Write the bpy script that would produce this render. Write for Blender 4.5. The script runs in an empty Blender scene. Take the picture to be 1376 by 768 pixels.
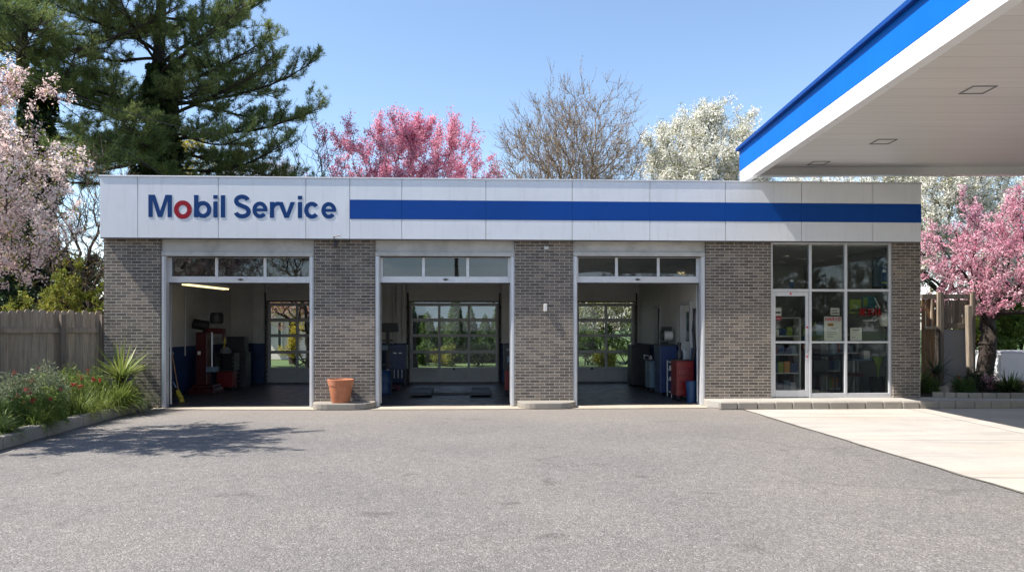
import bpy, bmesh, math, random
import numpy as np
from mathutils import Vector, Matrix

R = math.radians
PI = math.pi
rng = np.random.default_rng(11)
random.seed(11)
SC = bpy.context.scene
COL = SC.collection

# ---------------------------------------------------------------- camera geometry
EYE = 1.55          # eye height in metres
FPX = 1000.0        # focal length in pixels of a 1376 wide frame
TA = 0.045          # tan of the camera's yaw
CA, SA = math.cos(math.atan(TA)), math.sin(math.atan(TA))
HY = 440.0          # pixel row of the horizon
YF = 14.6           # plane of the brick front
YB = 20.9           # plane of the rear wall (inside)


def X(px, y=YF):
    u = (px - 688) / FPX
    return y * (u + TA) / (1 - u * TA)


def Z(px, py, y=YF):
    u = (px - 688) / FPX
    return EYE + (HY - py) / FPX * y / (CA - SA * u)


def G(px, py, z=0.0):
    d = (EYE - z) / ((py - HY) / FPX)
    u = (px - 688) / FPX
    return (d * (CA * u + SA), d * (CA - SA * u))


# ---------------------------------------------------------------- object helpers
def tag(o, label=None, cat=None, group=None, kind=None):
    if label: o['label'] = label
    if cat: o['category'] = cat
    if group: o['group'] = group
    if kind: o['kind'] = kind
    return o


def thing(name, label, cat, loc=(0, 0, 0), rz=0.0, group=None):
    o = bpy.data.objects.new(name, None)
    o.empty_display_size = 0.2
    COL.objects.link(o)
    o.location = loc
    o.rotation_euler = (0, 0, rz)
    return tag(o, label, cat, group)


def copy_tree(o, parent=None):
    c = o.copy()
    COL.objects.link(c)
    c.parent = parent
    for ch in [k for k in SC.objects if k.parent == o]:
        copy_tree(ch, c)
    return c


def root_loc(o):
    v = Vector((0, 0, 0))
    while o is not None:
        v += o.location
        o = o.parent
    return v


def np_obj(name, V, F, mat, parent=None, loc=None, smooth=False):
    """mesh object from numpy arrays; V in world coordinates unless loc is None and parent is None"""
    V = np.asarray(V, dtype=np.float32).reshape(-1, 3)
    F = np.asarray(F, dtype=np.int32)
    off = Vector((0, 0, 0))
    if parent is not None: off = root_loc(parent)
    if loc is not None: off = Vector(loc)
    V = V - np.array(off, dtype=np.float32)
    me = bpy.data.meshes.new(name)
    me.vertices.add(len(V))
    me.vertices.foreach_set('co', V.ravel())
    k = F.shape[1]
    me.loops.add(F.size)
    me.loops.foreach_set('vertex_index', F.ravel())
    me.polygons.add(len(F))
    me.polygons.foreach_set('loop_start', np.arange(0, F.size, k, dtype=np.int32))
    me.polygons.foreach_set('loop_total', np.full(len(F), k, dtype=np.int32))
    if smooth:
        me.polygons.foreach_set('use_smooth', np.ones(len(F), dtype=bool))
    me.update(calc_edges=True)
    me.materials.append(mat)
    o = bpy.data.objects.new(name, me)
    COL.objects.link(o)
    o.parent = parent
    if parent is None and loc is not None: o.location = loc
    return o


class MB:
    """collects shapes and links them as ONE mesh object"""

    def __init__(s):
        s.v = []; s.f = []

    def add(s, vs, fs):
        n = len(s.v)
        s.v += [tuple(v) for v in vs]
        s.f += [tuple(i + n for i in f) for f in fs]
        return s

    def box(s, x0, x1, y0, y1, z0, z1):
        vs = [(x0, y0, z0), (x1, y0, z0), (x1, y1, z0), (x0, y1, z0), (x0, y0, z1), (x1, y0, z1), (x1, y1, z1), (x0, y1, z1)]
        return s.add(vs, [(0, 3, 2, 1), (4, 5, 6, 7), (0, 1, 5, 4), (1, 2, 6, 5), (2, 3, 7, 6), (3, 0, 4, 7)])

    def bar(s, p, q, w, h, up=(0, 0, 1)):
        p, q, up = Vector(p), Vector(q), Vector(up)
        d = (q - p).normalized()
        a = d.cross(up)
        if a.length < 1e-5: a = d.cross(Vector((1, 0, 0)))
        a = a.normalized() * w / 2
        b = a.cross(d).normalized() * h / 2
        vs = [p - a - b, p + a - b, p + a + b, p - a + b, q - a - b, q + a - b, q + a + b, q - a + b]
        return s.add(vs, [(0, 3, 2, 1), (4, 5, 6, 7), (0, 1, 5, 4), (1, 2, 6, 5), (2, 3, 7, 6), (3, 0, 4, 7)])

    def tube(s, pts, r, n=8, cap=True):
        pts = [Vector(p) for p in pts]
        rs = r if isinstance(r, (list, tuple)) else [r] * len(pts)
        rings = []
        for i, p in enumerate(pts):
            d = (pts[min(i + 1, len(pts) - 1)] - pts[max(i - 1, 0)]).normalized()
            a = d.cross(Vector((0, 0, 1)))
            if a.length < 1e-3: a = d.cross(Vector((1, 0, 0)))
            a.normalize(); b = a.cross(d)
            rings.append([p + (a * math.cos(2 * PI * k / n) + b * math.sin(2 * PI * k / n)) * rs[i] for k in range(n)])
        vs = [v for rg in rings for v in rg]
        fs = []
        for i in range(len(pts) - 1):
            for k in range(n):
                fs.append((i * n + k, (i + 1) * n + k, (i + 1) * n + (k + 1) % n, i * n + (k + 1) % n))
        if cap:
            fs.append(tuple(range(n)))
            fs.append(tuple(range((len(pts) - 1) * n, len(pts) * n))[::-1])
        return s.add(vs, fs)

    def lathe(s, prof, c=(0, 0, 0), n=28):
        c = Vector(c); vs = []; fs = []
        for (r, z) in prof:
            vs += [c + Vector((r * math.cos(2 * PI * k / n), r * math.sin(2 * PI * k / n), z)) for k in range(n)]
        for i in range(len(prof) - 1):
            for k in range(n):
                fs.append((i * n + k, i * n + (k + 1) % n, (i + 1) * n + (k + 1) % n, (i + 1) * n + k))
        if prof[0][0] > 1e-4: fs.append(tuple(range(n))[::-1])
        if prof[-1][0] > 1e-4: fs.append(tuple(range((len(prof) - 1) * n, len(prof) * n)))
        return s.add(vs, fs)

    def prism(s, pts, lo, hi, axis='z'):
        """outline pts (2-D, counter-clockwise) extruded along an axis: z -> (x,y), y -> (x,z), x -> (y,z)"""
        n = len(pts)
        m = {'z': lambda a, b, c: (a, b, c), 'y': lambda a, b, c: (a, c, b), 'x': lambda a, b, c: (c, a, b)}[axis]
        vs = [m(a, b, lo) for a, b in pts] + [m(a, b, hi) for a, b in pts]
        fs = [tuple(range(n))[::-1], tuple(range(n, 2 * n))]
        for i in range(n):
            j = (i + 1) % n
            fs.append((i, j, n + j, n + i))
        return s.add(vs, fs)

    def build(s, name, mat, parent=None, loc=None, bevel=0.0, smooth=False, local=False, seg=2):
        off = Vector((0, 0, 0))
        if parent is not None and not local: off = root_loc(parent)
        if loc is not None and not local: off = Vector(loc)
        me = bpy.data.meshes.new(name)
        me.from_pydata([tuple(Vector(v) - off) for v in s.v], [], s.f)
        bm = bmesh.new(); bm.from_mesh(me)
        bmesh.ops.recalc_face_normals(bm, faces=bm.faces)
        bm.to_mesh(me); bm.free()
        if smooth:
            for p in me.polygons: p.use_smooth = True
        me.materials.append(mat)
        o = bpy.data.objects.new(name, me)
        COL.objects.link(o)
        o.parent = parent
        if loc is not None: o.location = loc
        if bevel > 0:
            b = o.modifiers.new('edge', 'BEVEL')
            b.width = bevel; b.segments = seg; b.limit_method = 'ANGLE'; b.angle_limit = R(40)
        if smooth:
            try:
                me.set_sharp_from_angle(angle=R(42))
            except Exception:
                pass
        return o


# ---------------------------------------------------------------- material helpers
def new_mat(name):
    m = bpy.data.materials.new(name)
    m.use_nodes = True
    nt = m.node_tree
    for n in list(nt.nodes): nt.nodes.remove(n)
    out = nt.nodes.new('ShaderNodeOutputMaterial')
    return m, nt, out


def N(nt, kind, **kw):
    n = nt.nodes.new(kind)
    for k, v in kw.items():
        if k in n.inputs.keys(): n.inputs[k].default_value = v
        else: setattr(n, k, v)
    return n


def L(nt, a, b): nt.links.new(a, b)


def ramp(nt, src, stops):
    r = nt.nodes.new('ShaderNodeValToRGB')
    e = r.color_ramp.elements
    while len(e) < len(stops): e.new(0.5)
    for i, (p, c) in enumerate(stops):
        e[i].position = p
        e[i].color = (*c, 1) if len(c) == 3 else c
    L(nt, src, r.inputs['Fac'])
    return r.outputs['Color']


def mixc(nt, fac, a, b, mode='MIX'):
    m = nt.nodes.new('ShaderNodeMix'); m.data_type = 'RGBA'; m.blend_type = mode
    for val, sock in ((fac, m.inputs[0]), (a, m.inputs[6]), (b, m.inputs[7])):
        if hasattr(val, 'is_linked'): L(nt, val, sock)
        elif isinstance(val, (int, float)): sock.default_value = val
        else: sock.default_value = (*val, 1)
    return m.outputs[2]


def math_n(nt, op, a, b=0.0, c=None):
    m = nt.nodes.new('ShaderNodeMath'); m.operation = op
    for i, val in enumerate((a, b) if c is None else (a, b, c)):
        if hasattr(val, 'is_linked'): L(nt, val, m.inputs[i])
        else: m.inputs[i].default_value = val
    return m.outputs[0]


def pos(nt): return nt.nodes.new('ShaderNodeNewGeometry').outputs['Position']


def noise(nt, scale, detail=4, rough=0.55, vec=None, dist=0.0):
    n = N(nt, 'ShaderNodeTexNoise', Scale=scale, Detail=detail, Roughness=rough, Distortion=dist)
    L(nt, vec if vec is not None else pos(nt), n.inputs['Vector'])
    return n.outputs['Fac']


def bump(nt, h, strength=0.3, dist=0.01):
    b = N(nt, 'ShaderNodeBump', Strength=strength, Distance=dist)
    L(nt, h, b.inputs['Height'])
    return b.outputs['Normal']


def mat(name, col, rough=0.6, metal=0.0, var=0.18, vscale=3.0, bumps=0.0, bscale=60.0, dirt=None, spec=0.5, fine=0.0):
    """painted / plain surface: colour with uneven wear, optional dirt patches and fine grain"""
    m, nt, out = new_mat(name)
    p = N(nt, 'ShaderNodeBsdfPrincipled', Roughness=rough, Metallic=metal)
    p.inputs['Specular IOR Level'].default_value = spec
    n = noise(nt, vscale, 6, 0.65)
    lo = tuple(c * (1 - var) for c in col); hi = tuple(min(1, c * (1 + var)) for c in col)
    c = ramp(nt, n, [(0.3, lo), (0.7, hi)])
    if fine:
        f = noise(nt, bscale * 2, 2, 0.6)
        c = mixc(nt, fine, c, ramp(nt, f, [(0.35, tuple(x * .5 for x in col)), (0.65, tuple(min(1, x * 1.5) for x in col))]))
    if dirt:
        dn = noise(nt, dirt[1], 7, 0.7)
        c = mixc(nt, ramp(nt, dn, [(0.5, (0, 0, 0)), (0.72, (dirt[2],) * 3)]), c, dirt[0])
    L(nt, c, p.inputs['Base Color'])
    rn = noise(nt, vscale * 3, 5, 0.6)
    L(nt, ramp(nt, rn, [(0.3, (max(0, rough - .1),) * 3), (0.7, (min(1, rough + .1),) * 3)]), p.inputs['Roughness'])
    if bumps:
        L(nt, bump(nt, noise(nt, bscale, 4, 0.6), bumps, 0.01), p.inputs['Normal'])
    L(nt, p.outputs[0], out.inputs[0])
    return m


def leaf_mat(name, cols, trans=0.35, rough=0.6, patch=0.6):
    """foliage: colours picked per leaf, with drifts of one tint over the crown"""
    m, nt, out = new_mat(name)
    g = nt.nodes.new('ShaderNodeNewGeometry')
    pn = noise(nt, patch, 2, 0.5)
    f = math_n(nt, 'ADD', math_n(nt, 'MULTIPLY', g.outputs['Random Per Island'], 0.6), math_n(nt, 'MULTIPLY', math_n(nt, 'SUBTRACT', pn, 0.3), 0.9))
    k = len(cols)
    c = ramp(nt, f, [(0.02 + 0.96 * i / max(1, k - 1), cols[i]) for i in range(k)])
    d = N(nt, 'ShaderNodeBsdfPrincipled', Roughness=rough)
    d.inputs['Specular IOR Level'].default_value = 0.25
    L(nt, c, d.inputs['Base Color'])
    t = N(nt, 'ShaderNodeBsdfTranslucent')
    L(nt, c, t.inputs['Color'])
    x = N(nt, 'ShaderNodeMixShader', Fac=trans)
    L(nt, d.outputs[0], x.inputs[1]); L(nt, t.outputs[0], x.inputs[2]); L(nt, x.outputs[0], out.inputs[0])
    return m


def emit_mat(name, col, strength):
    m, nt, out = new_mat(name)
    e = N(nt, 'ShaderNodeEmission', Color=(*col, 1), Strength=strength)
    L(nt, e.outputs[0], out.inputs[0])
    return m


def glass_mat(name, tint=(0.8, 0.84, 0.82), base=0.12, dirty=0.03, wave=0.0):
    m, nt, out = new_mat(name)
    t = N(nt, 'ShaderNodeBsdfTransparent', Color=(*tint, 1))
    g = N(nt, 'ShaderNodeBsdfGlossy', Roughness=0.012, Color=(.84, .92, 1, 1))
    lw = N(nt, 'ShaderNodeLayerWeight', Blend=0.25)
    f = math_n(nt, 'ADD', math_n(nt, 'MULTIPLY', lw.outputs['Fresnel'], 0.9), base)
    f = math_n(nt, 'MINIMUM', f, 1.0)
    if wave:
        nrm = bump(nt, noise(nt, 1.3, 1, 0.4), wave, 0.02)
        L(nt, nrm, g.inputs['Normal'])
    x = N(nt, 'ShaderNodeMixShader')
    L(nt, f, x.inputs[0]); L(nt, t.outputs[0], x.inputs[1]); L(nt, g.outputs[0], x.inputs[2])
    d = N(nt, 'ShaderNodeBsdfDiffuse', Color=(.5, .5, .48, 1))
    y = N(nt, 'ShaderNodeMixShader')
    dn = noise(nt, 9.0, 6, 0.7)
    L(nt, ramp(nt, dn, [(0.4, (dirty * .3,) * 3), (0.75, (dirty * 2,) * 3)]), y.inputs[0])
    L(nt, x.outputs[0], y.inputs[1]); L(nt, d.outputs[0], y.inputs[2]); L(nt, y.outputs[0], out.inputs[0])
    return m
# ---------------------------------------------------------------- materials of the place
M = {}


def brick_material():
    m, nt, out = new_mat('brick')
    P = pos(nt)
    sx = N(nt, 'ShaderNodeSeparateXYZ'); L(nt, P, sx.inputs[0])
    u = math_n(nt, 'ADD', sx.outputs[0], sx.outputs[1])
    cv = N(nt, 'ShaderNodeCombineXYZ'); L(nt, u, cv.inputs[0]); L(nt, sx.outputs[2], cv.inputs[1])
    # slight wobble so that the courses are not ruler straight
    wob = N(nt, 'ShaderNodeTexNoise', Scale=9.0, Detail=2.0); L(nt, P, wob.inputs['Vector'])
    wv = N(nt, 'ShaderNodeVectorMath', operation='MULTIPLY_ADD'); L(nt, wob.outputs['Color'], wv.inputs[0])
    wv.inputs[1].default_value = (0.010, 0.010, 0); L(nt, cv.outputs[0], wv.inputs[2])
    b = N(nt, 'ShaderNodeTexBrick', Scale=1.0)
    b.offset = 0.5; b.squash = 1.0
    b.inputs['Brick Width'].default_value = 0.194
    b.inputs['Row Height'].default_value = 0.0592
    b.inputs['Mortar Size'].default_value = 0.0066
    b.inputs['Mortar Smooth'].default_value = 0.15
    b.inputs['Bias'].default_value = 0.0
    b.inputs['Color1'].default_value = (0, 0, 0, 1); b.inputs['Color2'].default_value = (1, 1, 1, 1); b.inputs['Mortar'].default_value = (.5, .5, .5, 1)
    L(nt, wv.outputs[0], b.inputs['Vector'])
    bc = ramp(nt, b.outputs['Color'], [(0.0, (.105, .086, .072)), (0.25, (.152, .126, .106)), (0.5, (.125, .107, .094)), (0.75, (.185, .152, .122)), (1.0, (.245, .20, .16))])
    big = noise(nt, 1.1, 4, 0.6)
    bc = mixc(nt, 0.5, bc, ramp(nt, big, [(0.3, (.62, .62, .64)), (0.7, (1.2, 1.17, 1.12))]), 'MULTIPLY')
    fine = noise(nt, 140, 5, 0.7)
    bc = mixc(nt, 0.55, bc, ramp(nt, fine, [(0.25, (.5, .5, .5)), (0.75, (1.45, 1.4, 1.35))]), 'MULTIPLY')
    mn = noise(nt, 5.0, 6, 0.7)
    mc = ramp(nt, mn, [(0.3, (.30, .28, .25)), (0.7, (.50, .465, .41))])
    c = mixc(nt, b.outputs['Fac'], bc, mc)
    # pale bloom and grime with shapes of their own
    st = noise(nt, 2.3, 8, 0.72, dist=0.6)
    c = mixc(nt, ramp(nt, st, [(0.56, (0, 0, 0)), (0.8, (.35, .35, .35))]), c, (.36, .33, .30))
    st2 = noise(nt, 0.9, 8, 0.75, dist=0.4)
    c = mixc(nt, ramp(nt, st2, [(0.52, (0, 0, 0)), (0.78, (.55, .55, .55))]), c, (.05, .045, .04))
    p = N(nt, 'ShaderNodeBsdfPrincipled', Roughness=0.85)
    p.inputs['Specular IOR Level'].default_value = 0.25
    L(nt, c, p.inputs['Base Color'])
    h = math_n(nt, 'ADD', math_n(nt, 'MULTIPLY', b.outputs['Fac'], -1.0), math_n(nt, 'MULTIPLY', fine, 0.5))
    L(nt, bump(nt, h, 0.8, 0.012), p.inputs['Normal'])
    L(nt, p.outputs[0], out.inputs[0])
    return m


def asphalt_material():
    m, nt, out = new_mat('asphalt')
    P = pos(nt)
    v = N(nt, 'ShaderNodeTexVoronoi', Scale=78.0); L(nt, P, v.inputs['Vector'])
    bw = N(nt, 'ShaderNodeRGBToBW'); L(nt, v.outputs['Color'], bw.inputs[0])
    c = ramp(nt, bw.outputs[0], [(0.12, (.076, .070, .066)), (0.36, (.140, .130, .122)), (0.6, (.175, .164, .155)), (0.8, (.243, .229, .218)), (0.94, (.385, .365, .345))])
    v2 = N(nt, 'ShaderNodeTexVoronoi', Scale=170.0); L(nt, P, v2.inputs['Vector'])
    bw2 = N(nt, 'ShaderNodeRGBToBW'); L(nt, v2.outputs['Color'], bw2.inputs[0])
    c = mixc(nt, 0.42, c, (.168, .158, .149))
    c = mixc(nt, 0.4, c, ramp(nt, bw2.outputs[0], [(0.2, (.6, .6, .6)), (0.8, (1.45, 1.45, 1.45))]), 'MULTIPLY')
    mid = noise(nt, 9.0, 6, 0.7)
    c = mixc(nt, 0.7, c, ramp(nt, mid, [(0.3, (.80, .80, .81)), (0.7, (1.2, 1.19, 1.17))]), 'MULTIPLY')
    big = noise(nt, 0.45, 5, 0.6)
    c = mixc(nt, 0.8, c, ramp(nt, big, [(0.3, (.84, .84, .86)), (0.7, (1.15, 1.12, 1.08))]), 'MULTIPLY')
    # oil and water stains
    s = noise(nt, 1.4, 5, 0.6, dist=0.8)
    c = mixc(nt, ramp(nt, s, [(0.60, (0, 0, 0)), (0.74, (.36, .36, .36))]), c, (.075, .07, .068))
    s2 = noise(nt, 4.5, 3, 0.5)
    c = mixc(nt, ramp(nt, s2, [(0.66, (0, 0, 0)), (0.78, (.5, .5, .5))]), c, (.06, .055, .05))
    # hairline cracks in a few areas
    wv = N(nt, 'ShaderNodeTexNoise', Scale=1.7, Detail=5.0); L(nt, P, wv.inputs['Vector'])
    wa = N(nt, 'ShaderNodeVectorMath', operation='MULTIPLY_ADD'); L(nt, wv.outputs['Color'], wa.inputs[0]); wa.inputs[1].default_value = (.9, .9, 0); L(nt, P, wa.inputs[2])
    vc = N(nt, 'ShaderNodeTexVoronoi', Scale=0.55, feature='DISTANCE_TO_EDGE'); L(nt, wa.outputs[0], vc.inputs['Vector'])
    ln = ramp(nt, vc.outputs['Distance'], [(0.0, (1, 1, 1)), (0.012, (0, 0, 0))])
    where = ramp(nt, noise(nt, 0.33, 3, 0.5), [(0.48, (0, 0, 0)), (0.6, (.34, .34, .34))])
    c = mixc(nt, mixc(nt, 1.0, ln, where, 'MULTIPLY'), c, (.05, .047, .045))
    # old drips and spills, each with an outline of its own
    for px, py, rx, ry in ((640, 563, .30, .16), (600, 562, .16, .10), (598, 567, .12, .07), (727, 601, .10, .06), (738, 648, .10, .24), (684, 676, .16, .07), (955, 662, .22, .05), (548, 637, .14, .08), (505, 690, .2, .12), (860, 640, .16, .1), (320, 664, .25, .12), (742, 720, .16, .1), (1010, 735, .18, .1), (1110, 606, .05, .04), (892, 566, .3, .1), (285, 590, .2, .1)):
        gx_, gy_ = G(px, py)
        dm = N(nt, 'ShaderNodeMapping'); L(nt, P, dm.inputs[0])
        dm.inputs['Location'].default_value = (-gx_ / rx, -gy_ / ry, 0); dm.inputs['Scale'].default_value = (1 / rx, 1 / ry, 0)
        ln_ = N(nt, 'ShaderNodeVectorMath', operation='LENGTH'); L(nt, dm.outputs[0], ln_.inputs[0])
        dd_ = math_n(nt, 'ADD', ln_.outputs['Value'], math_n(nt, 'MULTIPLY', math_n(nt, 'SUBTRACT', mid, .5), 3.4))
        c = mixc(nt, ramp(nt, dd_, [(.2, (.5, .5, .5)), (1.0, (0, 0, 0))]), c, (.07, .064, .058))
    # warm dust gathered along the building front
    sp = N(nt, 'ShaderNodeSeparateXYZ'); L(nt, P, sp.inputs[0])
    near = N(nt, 'ShaderNodeMapRange'); near.inputs[1].default_value = 12.0; near.inputs[2].default_value = 14.6
    L(nt, math_n(nt, 'ADD', sp.outputs[1], math_n(nt, 'MULTIPLY', mid, 1.2)), near.inputs[0])
    c = mixc(nt, math_n(nt, 'MULTIPLY', near.outputs[0], 0.4), c, (.27, .235, .20))
    p = N(nt, 'ShaderNodeBsdfPrincipled', Roughness=0.88); p.inputs['Specular IOR Level'].default_value = 0.3
    L(nt, c, p.inputs['Base Color'])
    h = math_n(nt, 'ADD', math_n(nt, 'MULTIPLY', v.outputs['Distance'], -60.0 * .012), math_n(nt, 'MULTIPLY', bw2.outputs[0], 0.25))
    L(nt, bump(nt, h, 0.75, 0.012), p.inputs['Normal'])
    L(nt, p.outputs[0], out.inputs[0])
    return m


def concrete_material(name, col, joints=None, rough=0.85, streak=True, speck=0.35, stain=0.4):
    m, nt, out = new_mat(name)
    P = pos(nt)
    n1 = noise(nt, 1.2, 7, 0.65)
    c = ramp(nt, n1, [(0.3, tuple(x * .86 for x in col)), (0.7, tuple(min(1, x * 1.1) for x in col))])
    f = noise(nt, 120, 4, 0.7)
    c = mixc(nt, speck, c, ramp(nt, f, [(0.3, (.6, .6, .6)), (0.7, (1.35, 1.35, 1.35))]), 'MULTIPLY')
    if streak:
        mp = N(nt, 'ShaderNodeMapping'); L(nt, P, mp.inputs[0]); mp.inputs['Scale'].default_value = (.35, 3.2, 1); mp.inputs['Rotation'].default_value = (0, 0, R(-8))
        s = noise(nt, 1.3, 7, 0.7, vec=mp.outputs[0])
        c = mixc(nt, ramp(nt, s, [(0.5, (0, 0, 0)), (0.75, (.75, .75, .75))]), c, tuple(x * .62 for x in col))
        s3 = noise(nt, 0.6, 5, 0.6)
        c = mixc(nt, ramp(nt, s3, [(0.5, (0, 0, 0)), (0.8, (.4, .4, .4))]), c, (col[0] * .95, col[1] * .8, col[2] * .62))
    s2 = noise(nt, 3.1, 8, 0.75, dist=.5)
    c = mixc(nt, ramp(nt, s2, [(0.58, (0, 0, 0)), (0.82, (stain,) * 3)]), c, tuple(x * .35 for x in col))
    hgt = f
    if joints:
        mp = N(nt, 'ShaderNodeMapping'); L(nt, P, mp.inputs[0]); mp.inputs['Rotation'].default_value = (0, 0, joints[2])
        b = N(nt, 'ShaderNodeTexBrick', Scale=1.0); b.offset = 0.0
        b.inputs['Brick Width'].default_value = joints[0]; b.inputs['Row Height'].default_value = joints[1]
        b.inputs['Mortar Size'].default_value = 0.028; b.inputs['Mortar Smooth'].default_value = 0.1
        b.inputs['Color1'].default_value = (.92, .92, .92, 1); b.inputs['Color2'].default_value = (1.05, 1.04, 1.02, 1); b.inputs['Mortar'].default_value = (1, 1, 1, 1)
        L(nt, mp.outputs[0], b.inputs['Vector'])
        c = mixc(nt, 1.0, c, b.outputs['Color'], 'MULTIPLY')
        c = mixc(nt, math_n(nt, 'MULTIPLY', b.outputs['Fac'], .6), c, tuple(x * .4 for x in col))
    p = N(nt, 'ShaderNodeBsdfPrincipled', Roughness=rough); p.inputs['Specular IOR Level'].default_value = 0.3
    L(nt, c, p.inputs['Base Color'])
    L(nt, bump(nt, hgt, 0.35, 0.008), p.inputs['Normal'])
    L(nt, p.outputs[0], out.inputs[0])
    return m


def wood_material(name, col, axis=2, grey=0.5):
    m, nt, out = new_mat(name)
    P = pos(nt)
    mp = N(nt, 'ShaderNodeMapping'); L(nt, P, mp.inputs[0])
    s = [14, 14, 14]; s[axis] = 0.9; mp.inputs['Scale'].default_value = s
    g = noise(nt, 2.2, 8, 0.7, vec=mp.outputs[0], dist=.3)
    c = ramp(nt, g, [(0.25, tuple(x * .45 for x in col)), (0.5, col), (0.78, tuple(min(1, x * 1.5) for x in col))])
    gi = nt.nodes.new('ShaderNodeNewGeometry')
    c = mixc(nt, .8, c, ramp(nt, gi.outputs['Random Per Island'], [(0, (.7, .68, .66)), (.5, (1, 1, 1)), (1, (1.3, 1.22, 1.12))]), 'MULTIPLY')
    d = noise(nt, 1.6, 6, 0.7)
    c = mixc(nt, ramp(nt, d, [(0.5, (0, 0, 0)), (0.75, (grey,) * 3)]), c, (.13, .125, .115))
    p = N(nt, 'ShaderNodeBsdfPrincipled', Roughness=0.85); p.inputs['Specular IOR Level'].default_value = 0.2
    L(nt, c, p.inputs['Base Color']); L(nt, bump(nt, g, 0.5, 0.01), p.inputs['Normal'])
    L(nt, p.outputs[0], out.inputs[0])
    return m


def two_tone_wall(name, up, low, zs, block=True):
    m, nt, out = new_mat(name)
    P = pos(nt)
    sx = N(nt, 'ShaderNodeSeparateXYZ'); L(nt, P, sx.inputs[0])
    nz = noise(nt, 4.0, 5, 0.6)
    f = math_n(nt, 'GREATER_THAN', sx.outputs[2], zs)
    a = ramp(nt, noise(nt, 1.2, 7, 0.7), [(0.3, tuple(x * .72 for x in up)), (0.7, up)])
    b = ramp(nt, nz, [(0.3, tuple(x * .7 for x in low)), (0.7, tuple(x * 1.15 for x in low))])
    c = mixc(nt, f, b, a)
    g = noise(nt, 2.4, 8, 0.75)
    c = mixc(nt, ramp(nt, g, [(0.55, (0, 0, 0)), (0.8, (.5, .5, .5))]), c, (.06, .055, .05))
    p = N(nt, 'ShaderNodeBsdfPrincipled', Roughness=0.6); L(nt, c, p.inputs['Base Color'])
    if block:
        u = math_n(nt, 'ADD', sx.outputs[0], sx.outputs[1])
        cv = N(nt, 'ShaderNodeCombineXYZ'); L(nt, u, cv.inputs[0]); L(nt, sx.outputs[2], cv.inputs[1])
        br = N(nt, 'ShaderNodeTexBrick', Scale=1.0); br.inputs['Brick Width'].default_value = .41; br.inputs['Row Height'].default_value = .205; br.inputs['Mortar Size'].default_value = .006
        L(nt, cv.outputs[0], br.inputs['Vector'])
        L(nt, bump(nt, math_n(nt, 'MULTIPLY', br.outputs['Fac'], -1.0), 0.5, 0.008), p.inputs['Normal'])
    L(nt, p.outputs[0], out.inputs[0])
    return m


def bark_material(name, col):
    m, nt, out = new_mat(name)
    P = pos(nt)
    mp = N(nt, 'ShaderNodeMapping'); L(nt, P, mp.inputs[0]); mp.inputs['Scale'].default_value = (9, 9, 2.2)
    g = noise(nt, 2.0, 7, 0.75, vec=mp.outputs[0])
    c = ramp(nt, g, [(0.3, tuple(x * .4 for x in col)), (0.7, tuple(x * 1.4 for x in col))])
    p = N(nt, 'ShaderNodeBsdfPrincipled', Roughness=0.9); p.inputs['Specular IOR Level'].default_value = 0.15
    L(nt, c, p.inputs['Base Color']); L(nt, bump(nt, g, 0.8, 0.03), p.inputs['Normal'])
    L(nt, p.outputs[0], out.inputs[0])
    return m


def siding_material(name, col, step=0.13):
    m, nt, out = new_mat(name)
    sx = N(nt, 'ShaderNodeSeparateXYZ'); L(nt, pos(nt), sx.inputs[0])
    w = math_n(nt, 'FRACT', math_n(nt, 'DIVIDE', sx.outputs[2], step))
    p = N(nt, 'ShaderNodeBsdfPrincipled', Roughness=0.6)
    n = noise(nt, 1.5, 5, .6)
    L(nt, ramp(nt, n, [(0.3, tuple(x * .9 for x in col)), (0.7, col)]), p.inputs['Base Color'])
    L(nt, bump(nt, math_n(nt, 'MULTIPLY', w, -1.0), 1.0, 0.03), p.inputs['Normal'])
    L(nt, p.outputs[0], out.inputs[0])
    return m


def soffit_material():
    m, nt, out = new_mat('soffit')
    P = pos(nt)
    sx = N(nt, 'ShaderNodeSeparateXYZ'); L(nt, P, sx.inputs[0])
    # narrow metal planks laid across the canopy, some a little more weathered than the next
    t = math_n(nt, 'DIVIDE', math_n(nt, 'SUBTRACT', sx.outputs[1], math_n(nt, 'MULTIPLY', sx.outputs[0], -0.069)), 0.40)
    fr = math_n(nt, 'FRACT', t)
    cell = math_n(nt, 'FLOOR', t)
    wn = N(nt, 'ShaderNodeTexWhiteNoise', noise_dimensions='1D'); L(nt, cell, wn.inputs['W'])
    c = ramp(nt, wn.outputs['Value'], [(0, (.68, .655, .63)), (1, (.73, .705, .68))])
    mp = N(nt, 'ShaderNodeMapping'); L(nt, P, mp.inputs[0]); mp.inputs['Scale'].default_value = (.25, 4.0, 1)
    s = noise(nt, 1.2, 7, .7, vec=mp.outputs[0])
    c = mixc(nt, ramp(nt, s, [(0.5, (0, 0, 0)), (0.75, (.3, .3, .3))]), c, (.45, .43, .41))
    gap = ramp(nt, fr, [(0.0, (1, 1, 1)), (0.035, (0, 0, 0))])
    c = mixc(nt, math_n(nt, 'MULTIPLY', gap, 0.7), c, (.2, .19, .18))
    p = N(nt, 'ShaderNodeBsdfPrincipled', Roughness=0.4); L(nt, c, p.inputs['Base Color'])
    L(nt, bump(nt, gap, -0.4, 0.006), p.inputs['Normal'])
    L(nt, p.outputs[0], out.inputs[0])
    return m


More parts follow.
